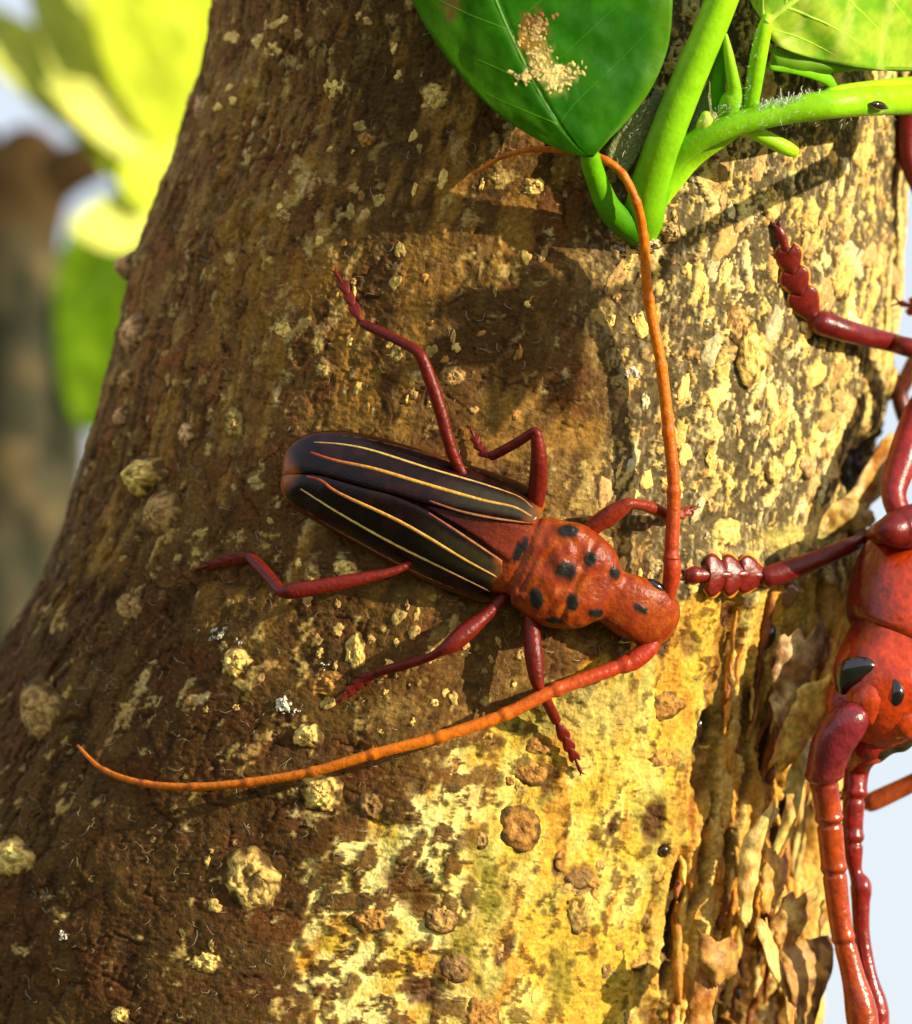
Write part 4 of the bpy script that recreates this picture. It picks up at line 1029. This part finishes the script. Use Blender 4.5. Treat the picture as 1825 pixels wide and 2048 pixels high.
stem(so([(1438, 215, 120, 14), (1436, 150, 130, 14), (1444, 90, 140, 8)]), G_DK * 1.6, G_MD, 'bud', fk=.4)
# grey felted young leaf between the stem and the big leaf
V, F, a, b, _ = sheet([on(1222, 345, 40), on(1216, 300, 70), on(1262, 235, 85), (on(1318, 180, 90))], [on(1248, 352, 40), on(1282, 305, 60), on(1318, 235, 75), on(1338, 185, 85)], 20, 8, 6, wob=6, seed=4)
link('young_leaf', V, F, M_FUZZ, parent=shoot, col=np.tile(C(.22, .26, .10), (len(V), 1)))
V, F, a, b, _ = sheet([on(1370, 270, 60), on(1400, 200, 80), on(1440, 120, 95)], [on(1420, 280, 60), on(1432, 220, 80), on(1462, 130, 95)], 14, 6, 5, wob=6, seed=5)
link('young_leaf', V, F, M_FUZZ, parent=shoot, col=np.tile(C(.25, .30, .12), (len(V), 1)))

# the big hanging leaf
LA = [on(1176, 312, 155), on(1130, 302, 175), on(1060, 268, 200), on(985, 215, 225), on(920, 145, 245), on(865, 70, 262), on(812, -30, 280), on(775, -150, 300), on(770, -330, 320), on(840, -480, 320), on(1010, -620, 300)]
LB = [on(1186, 314, 155), on(1215, 282, 165), on(1262, 232, 172), on(1306, 170, 178), on(1336, 95, 185), on(1346, 10, 195), on(1345, -80, 210), on(1340, -180, 225), on(1310, -330, 245), on(1230, -490, 270), on(1030, -625, 300)]
V, F, a, b, M = sheet(LA, LB, 90, 60, 4, bulge=lambda a, b: np.where(b < .30, -50 * (1 - b / .30) ** 1.3, -34 * ((b - .30) / .7) ** 2) * np.sin(np.pi * np.clip(a * 1.6, 0, .5)) + 5 * np.sin(a * 46) * np.abs(b - .3) - 6 * np.exp(-((b - .3) / .012) ** 2), wob=5, seed=8)
kx = 1 - V[:, 2] / DIST; vx = CX + (V[:, 0] - CX) / kx; vy = CY + (V[:, 1] - CY) / kx
v = fbm(V[:, 0] / 60, V[:, 1] / 60, seed=12, octaves=4)
cc = mix(np.broadcast_to(G_DK, (len(V), 3)), C(.026, .16, .001), sstep(-.3, .4, v))
cc = mix(cc, C(.09, .27, .006), sstep(.30, .0, b) * .9)
cc = mix(cc, C(.09, .26, .006), sstep(.86, 1.0, b))
cc = mix(cc, C(.16, .34, .04), np.exp(-((b - .30) / .010) ** 2) * .6)
for (px, py, rx, ry, c_, k_) in [(1066, 55, 26, 34, C(.20, .09, .02), .9), (1062, 85, 24, 22, C(.42, .22, .03), .85), (1085, 125, 24, 34, C(.5, .36, .09), .8), (1105, 150, 44, 20, C(.5, .40, .14), .7), (1120, 185, 22, 10, C(.25, .30, .05), .6), (905, 15, 18, 26, C(.20, .10, .03), .9)]:
    cc = mix(cc, c_, k_ * sstep(1.2, .7, np.hypot((vx - px) / rx, (vy - py) / ry) + fbm(vx / 9, vy / 9, seed=44, octaves=3) * .6))
big_leaf = link('leaf', V, F, M_LEAF, parent=shoot, col=cc)
def vein(owner, M, path, r0, r1, colr):
    na_, nb_2 = M.shape[:2]; P = []
    pp = np.array(path); qq = np.linspace(0, 1, 22); tt_ = np.linspace(0, 1, len(pp))
    path = list(zip(np.interp(qq, tt_, pp[:, 0]), np.interp(qq, tt_, pp[:, 1])))
    for i, (aa_, bb_) in enumerate(path):
        fi, fj = min(aa_, .999) * (na_ - 1), min(bb_, .999) * (nb_2 - 1); i_, j_ = int(fi), int(fj); fi -= i_; fj -= j_
        p = (M[i_, j_] * (1 - fi) + M[i_ + 1, j_] * fi) * (1 - fj) + (M[i_, j_ + 1] * (1 - fi) + M[i_ + 1, j_ + 1] * fi) * fj + np.array((0, 0, 2.0))
        P.append(np.r_[p, r0 + (r1 - r0) * i / (len(path) - 1)])
    V, F, t, a = tube(P, seg=8, flat_k=.6)
    return link('vein', V, F, M_STEM, parent=owner, col=np.tile(np.array(colr), (len(V), 1)))
vein(big_leaf, M, [(q, .30) for q in np.linspace(.01, .9, 14)], 4.0, 1.5, C(.06, .22, .006))
for q in (.12, .22, .33, .45, .57, .68):
    vein(big_leaf, M, [(q, .31), (q + .035, .45), (q + .075, .62), (q + .12, .78), (q + .17, .92)], 1.5, .6, C(.03, .165, .002))
    vein(big_leaf, M, [(q, .29), (q + .03, .2), (q + .07, .1), (q + .10, .04)], 1.4, .6, C(.07, .23, .004))
big_leaf['label'] = 'dark green hanging leaf with a pale crusty patch'
# crusty damage on it
G = M.reshape(-1, 3); kz = 1 - G[:, 2] / DIST; lgx = CX + (G[:, 0] - CX) / kz; lgy = CY + (G[:, 1] - CY) / kz
def leaf_h(x, y):
    j = int(np.argmin((lgx - x) ** 2 + (lgy - y) ** 2)); return G[j, 2]
def crust(centre_list, n, seed, tints):
    r = random.Random(seed); parts = []
    for i in range(n):
        cx_, cy_, sx, sy = r.choice(centre_list)
        x, y = r.gauss(cx_, sx), r.gauss(cy_, sy); s0 = r.uniform(2, 6.5)
        V, F = ellipsoid((0, 0, 0), (s0 * r.uniform(.6, 1.6), s0 * r.uniform(.5, 1), 1.6), 8, 6, rotz(r.uniform(0, 180)))
        V = V * (1 + .4 * noise(V[:, 0] / 4 + i, V[:, 1] / 4, V[:, 2] / 4, seed=seed))[:, None] + flat(x, y, leaf_h(x, y) + 1.5)
        q = np.interp(y, [25, 70, 150], [0, .7, 1.0])
        cbase = np.array(tints[0]) * (1 - q) + np.array(tints[1]) * q
        parts.append((V, F, np.tile(cbase * r.uniform(.75, 1.2), (len(V), 1))))
    V, F, c = merge(parts)
    link('leaf_blemish', V, F, M_WART, parent=big_leaf, col=np.clip(c, 0, .8))['kind'] = 'stuff'
crust([(1070, 50, 14, 16), (1064, 75, 15, 14), (1075, 105, 16, 12), (1090, 135, 20, 10), (1095, 150, 26, 8), (1130, 140, 20, 8), (1110, 170, 12, 8), (1050, 155, 10, 5)], 330, 3, ((.20, .09, .02), (.58, .44, .16)))


# the sunlit leaf at upper right
RA = [on(1536, 48, 225), on(1560, 92, 235), on(1640, 118, 255), on(1740, 136, 290), on(1850, 140, 330), on(1990, 110, 380), on(2130, 20, 430), on(2230, -120, 460)]
RB = [on(1530, 40, 225), on(1500, -10, 225), on(1490, -90, 235), on(1520, -190, 255), on(1600, -290, 285), on(1740, -350, 330), on(1940, -330, 390), on(2225, -130, 460)]
V, F, a, b, M = sheet(RA, RB, 60, 40, 4, bulge=lambda a, b: -30 * np.abs(b - .45) ** 1.2 * 2 + 7 * np.sin(a * 30 + b * 4), wob=8, seed=18)
v = fbm(V[:, 0] / 50, V[:, 1] / 30, seed=19, octaves=4)
cc = mix(np.broadcast_to(C(.20, .44, .018), (len(V), 3)), C(.40, .55, .04), sstep(-.3, .4, v))
cc = mix(cc, C(.50, .58, .10), np.exp(-((b - .45) / .014) ** 2) + .7 * sstep(.93, .99, np.abs(np.sin(a * 22 + np.abs(b - .45) * 9))))
bright_leaf = link('leaf', V, F, M_LEAF, parent=shoot, col=np.clip(cc, 0, .7))
vein(bright_leaf, M, [(q, .45) for q in np.linspace(.0, .9, 14)], 9, 2, C(.46, .66, .06))
for q in (.02, .14, .26, .38, .5):
    vein(bright_leaf, M, [(q, .46), (q + .06, .62), (q + .13, .78), (q + .2, .93)], 3.5, 1, C(.36, .60, .035))
    vein(bright_leaf, M, [(q, .44), (q + .05, .3), (q + .12, .16), (q + .18, .05)], 3.5, 1, C(.36, .60, .035))
V, F, a, b, M = sheet([on(1545, 95, 190), on(1600, 112, 195), on(1700, 132, 230), on(1860, 138, 310)], [on(1545, 130, 180), on(1620, 148, 185), on(1720, 140, 225), on(1860, 142, 305)], 30, 10, 4, bulge=lambda a, b: 10 * np.sin(b * np.pi), wob=6, seed=28)
link('leaf', V, F, M_LEAF, parent=shoot, col=np.tile(C(.18, .38, .02), (len(V), 1)))
stem(so([(1545, 132, 180, 9), (1600, 138, 186, 13), (1650, 155, 190, 13), (1672, 178, 190, 8)]), G_MD, G_MD, 'bract', fk=.5)

def sunward(x, y, k): return np.array((x + 0.86 * k, y - 0.30 * k, 0.40 * k - 30))
for q, (tx, ty, w_, kt) in enumerate([(800, 770, 52, 1400), (850, 610, 44, 1370), (930, 880, 48, 1350), (985, 545, 34, 1330), (1090, 830, 30, 1310)]):  # unseen leaflets added out of frame, outlines shaped to shade the bark
    bx_, by_ = 1165, 600; L_ = math.hypot(tx - bx_, ty - by_); ex, ey = -(ty - by_) / L_, (tx - bx_) / L_
    LA_ = []; LB_ = []
    for u in np.linspace(0, 1, 9):
        ww = w_ * math.sin(math.pi * (.04 + .93 * u)) ** .7; k_ = 1260 + (kt - 1260) * u
        x_, y_ = bx_ + (tx - bx_) * u, by_ + (ty - by_) * u + 26 * math.sin(math.pi * u) * (1 if q % 2 else -1)
        LA_.append(sunward(x_ - ex * ww, y_ - ey * ww, k_)); LB_.append(sunward(x_ + ex * ww, y_ + ey * ww, k_ + 6))
    V, F, a, b, M = sheet(LA_, LB_, 34, 12, 4, bulge=lambda a, b: 24 * np.abs(b - .5), wob=14, seed=38 + q, ragged=18)
    link('leaf', V, F, M_LEAF, parent=shoot, col=np.tile(C(.10, .30, .01), (len(V), 1)))
e_ = sunward(1170, 598, 1260)
stem([np.r_[on(2050, 190, 480), 26], np.r_[np.array((2160, 200, 300)), 16], np.r_[e_ + np.array((10, 0, -60)), 11], np.r_[e_, 9]], G_BR, G_BR, 'petiole')  # added stalk joining the unseen shading leaflets to the shoot

# curled white hairs on the stems
pv = []; pf = []; nvt = 0
def hair(p, d, L, w, curl, r):
    global nvt
    P = np.array(p, float); d = np.array(d, float); q = []
    ax_ = np.array([r.gauss(0, 1), r.gauss(0, 1), r.gauss(0, 1)]); ax_ /= np.linalg.norm(ax_)
    for j in range(6):
        q.append(P.copy()); P = P + d * L / 5; d = d + np.cross(ax_, d) * curl / 5; d /= np.linalg.norm(d)
    for j, c0 in enumerate(q):
        e = np.array((1.0, .3, 0)) * w * (1 - j / 7)
        pv.extend([c0 - e, c0 + e])
    for j in range(5):
        b0 = nvt + 2 * j; pf.append((b0, b0 + 1, b0 + 3, b0 + 2))
    nvt += 12
r = random.Random(9)
for i in range(170):
    x = r.uniform(1520, 1655); hair(on(x + r.gauss(0, 3), np.interp(x, [1520, 1655], [216, 192]) + r.gauss(0, 5), np.interp(x, [1520, 1655], [196, 256]) + r.uniform(0, 16)), (r.gauss(0, .4), -1, .5), r.uniform(12, 24), .8, r.uniform(2, 6), r)
for (x0, y0, l0, x1, y1, l1, n) in [(1440, 262, 160, 1800, 180, 360, 90), (1485, 220, 175, 1520, 60, 215, 50), (1400, 250, 140, 1480, 210, 170, 60), (1560, 250, 195, 1800, 225, 340, 50), (1300, 190, 100, 1240, 330, 70, 50)]:
    for i in range(n):
        q = r.random(); hair(on(x0 + (x1 - x0) * q + r.gauss(0, 4), y0 + (y1 - y0) * q + r.gauss(0, 6), l0 + (l1 - l0) * q + 6), (r.gauss(0, 1), r.gauss(-.4, .6), .5), r.uniform(6, 16), .45, r.uniform(0, 3), r)
hh_ = link('stem_hairs', np.array(pv), np.array(pf), tint_mat('white_hair', rough=.5, color=(.7, .72, .6), namount=.1), parent=second); hh_['kind'] = 'stuff'

# small dark seed husk on the stem, red mite below
V, F, t, a = tube(so([(1742, 207, 345, 2), (1752, 209, 352, 8), (1764, 212, 358, 8), (1776, 216, 362, 2)]), n=14, seg=12)
o = link('seed_husk', V, F, M_RESIN); tag(o, 'tiny dark husk stuck on the green stem at upper right', 'husk')
V, F = ellipsoid((0, 0, 0), (9, 6, 6), 14, 10)
pm = bark_at(1422, 313, 10)[0]
parts = [(V + pm, F)]
V2, F2 = ellipsoid((0, 0, 0), (4.5, 4, 4), 10, 8); parts.append((V2 + pm + np.array((9, 1, 0)), F2))
for j in range(6):
    Vl, Fl, _, _ = tube([np.r_[pm + np.array((-5 + 4 * (j % 3), 0, 0)), 1.2], np.r_[pm + np.array((-6 + 5 * (j % 3), (8 if j > 2 else -8), 0)), 1], np.r_[pm + np.array((-7 + 6 * (j % 3), (11 if j > 2 else -11), -6)), .8]], n=6, seg=6)
    parts.append((Vl, Fl))
V, F, _ = merge(parts)
o = link('mite', V, F, tint_mat('mite_red', rough=.2, color=(.16, .012, .008), coat=.4)); tag(o, 'tiny dark red mite on the bark under the green stem', 'mite')

# ------------------------------------------------------------------ behind: the other trunk and its leaves, out of focus
HB = -4600
far = thing('tree_trunk', 'blurred grey brown second trunk behind at the left edge', 'tree trunk', flat(60, 2600, HB))
def far_tube(pts, seed):
    V, F, t, a = tube(f4(pts), seg=40, n=120)
    v = fbm(V[:, 0] / 70, V[:, 1] / 110, V[:, 2] / 70, seed=seed, octaves=4); v2 = fbm(V[:, 0] / 160, V[:, 1] / 160, V[:, 2] / 160, seed=seed + 1, octaves=2)
    C0 = cr(np.array(f4(pts)), 126)[:, :3]
    V = V + (V - np.repeat(C0, 40, 0)) / 120 * (v * 10 + v2 * 12)[:, None]
    kx = 1 - V[:, 2] / DIST; vy = CY + (V[:, 1] - CY) / kx
    c = mix(np.broadcast_to(C(.046, .045, .026), (len(V), 3)), C(.15, .11, .05), sstep(.0, .5, v))
    c = mix(c, C(.030, .032, .018), sstep(.05, .5, -v2))
    c = mix(c, C(.055, .030, .008), sstep(560, 380, vy + v2 * 60) * .9)
    return V, F, c
V, F, c = far_tube([(-60, 3200, HB, 330), (-30, 2400, HB, 300), (0, 1600, HB, 240), (20, 1100, HB, 190), (30, 800, HB, 185), (20, 600, HB, 160), (14, 480, HB, 150), (22, 400, HB, 150), (40, 350, HB, 136), (60, 310, HB, 96)], 301)
link('trunk', V, F, M_FARBARK, parent=far, col=c)
V, F, c = far_tube([(30, 440, HB, 90), (90, 370, HB + 40, 80), (160, 330, HB + 60, 62), (230, 300, HB + 40, 52), (330, 250, HB, 46), (520, 150, HB, 42)], 303)
link('branch', V, F, M_FARBARK, parent=far, col=c)
V, F, c = far_tube([(30, 420, HB, 70), (-20, 340, HB, 66), (-70, 270, HB, 60), (-200, 120, HB, 50), (-400, -200, HB, 44)], 305)
link('branch', V, F, M_FARBARK, parent=far, col=c)

spray = thing('leafy_branch', 'out of focus yellow green leaves hanging beyond the left side of the trunk', 'branch', flat(340, 330, -3900))
def bleaf(base, tip, w, h0, h1, tilt, c0, seed, nm='leaf', side=1.0):
    b0 = np.array(base, float); t0 = np.array(tip, float); d = t0 - b0; L = np.linalg.norm(d); d /= L; n = np.array((-d[1], d[0]))
    A = []; B = []; 
    for q in np.linspace(0, 1, 11):
        ww = w * (math.sin(math.pi * (q * .92 + .04)) ** .8) * (1.1 - .35 * q)
        c = b0 + d * L * q; h = h0 + (h1 - h0) * q
        A.append(flat(*(c - n * ww), h - tilt * ww)); B.append(flat(*(c + n * ww), h + tilt * ww))
    V, F, a, b, M = sheet(A, B, 40, 18, 5, bulge=lambda a, b: 26 * np.abs(b - .5) * side, wob=10, seed=seed)
    v = fbm(V[:, 0] / 80, V[:, 1] / 80, seed=seed, octaves=3)
    c = np.array(c0)[None] * (1 + .25 * v)[:, None]
    c = mix(c, np.array(c0) * 1.25, np.exp(-((b - .5) / .03) ** 2))
    link(nm, V, F, M_LEAF, parent=spray, col=np.clip(c, 0, .8))
YG = C(.58, .68, .04); YG2 = C(.70, .74, .16); GM = C(.16, .32, .012)
bleaf((345, 360), (60, -60), 95, -3800, -3500, -.6, YG2, 1)
bleaf((350, 340), (-120, -20), 75, -3850, -3500, -.8, YG2, 2)
bleaf((370, 330), (420, -260), 130, -3800, -3650, -.5, YG, 3)
bleaf((330, 300), (240, -240), 120, -4000, -3900, -.7, GM, 4)
bleaf((360, 330), (170, -140), 70, -3750, -3400, -.7, YG, 5)
bleaf((320, 380), (90, 130), 60, -3900, -3700, -.6, YG, 6)
bleaf((320, 440), (140, 455), 62, -3700, -3500, -.5, YG2, 7)
bleaf((330, 400), (170, 860), 150, -4200, -4300, -.4, C(.36, .60, .02), 8)
bleaf((330, 380), (120, 620), 100, -4100, -4200, -.5, C(.42, .66, .02), 11)
bleaf((380, 330), (95, 160), 62, -3750, -3500, -.6, YG2, 12)
bleaf((380, 430), (160, 250), 50, -3780, -3600, -.6, YG, 13)
bleaf((400, 120), (110, -60), 95, -3900, -3700, -.7, YG2, 14)
bleaf((300, 520), (230, 900), 90, -4400, -4400, -.2, GM * 1.2, 9)
bleaf((360, 380), (240, 340), 70, -3700, -3600, -.7, YG, 10)
V, F, t, a = tube(f4([(350, 560, -4000, 12), (350, 400, -3900, 14), (370, 300, -3850, 14), (440, 100, -3850, 16), (520, -200, -3850, 20)]), seg=14)
link('twig', V, F, M_STEM, parent=spray, col=np.tile(C(.2, .3, .03), (len(V), 1)))

for o in bpy.data.objects:
    if '_org' in o: del o['_org']
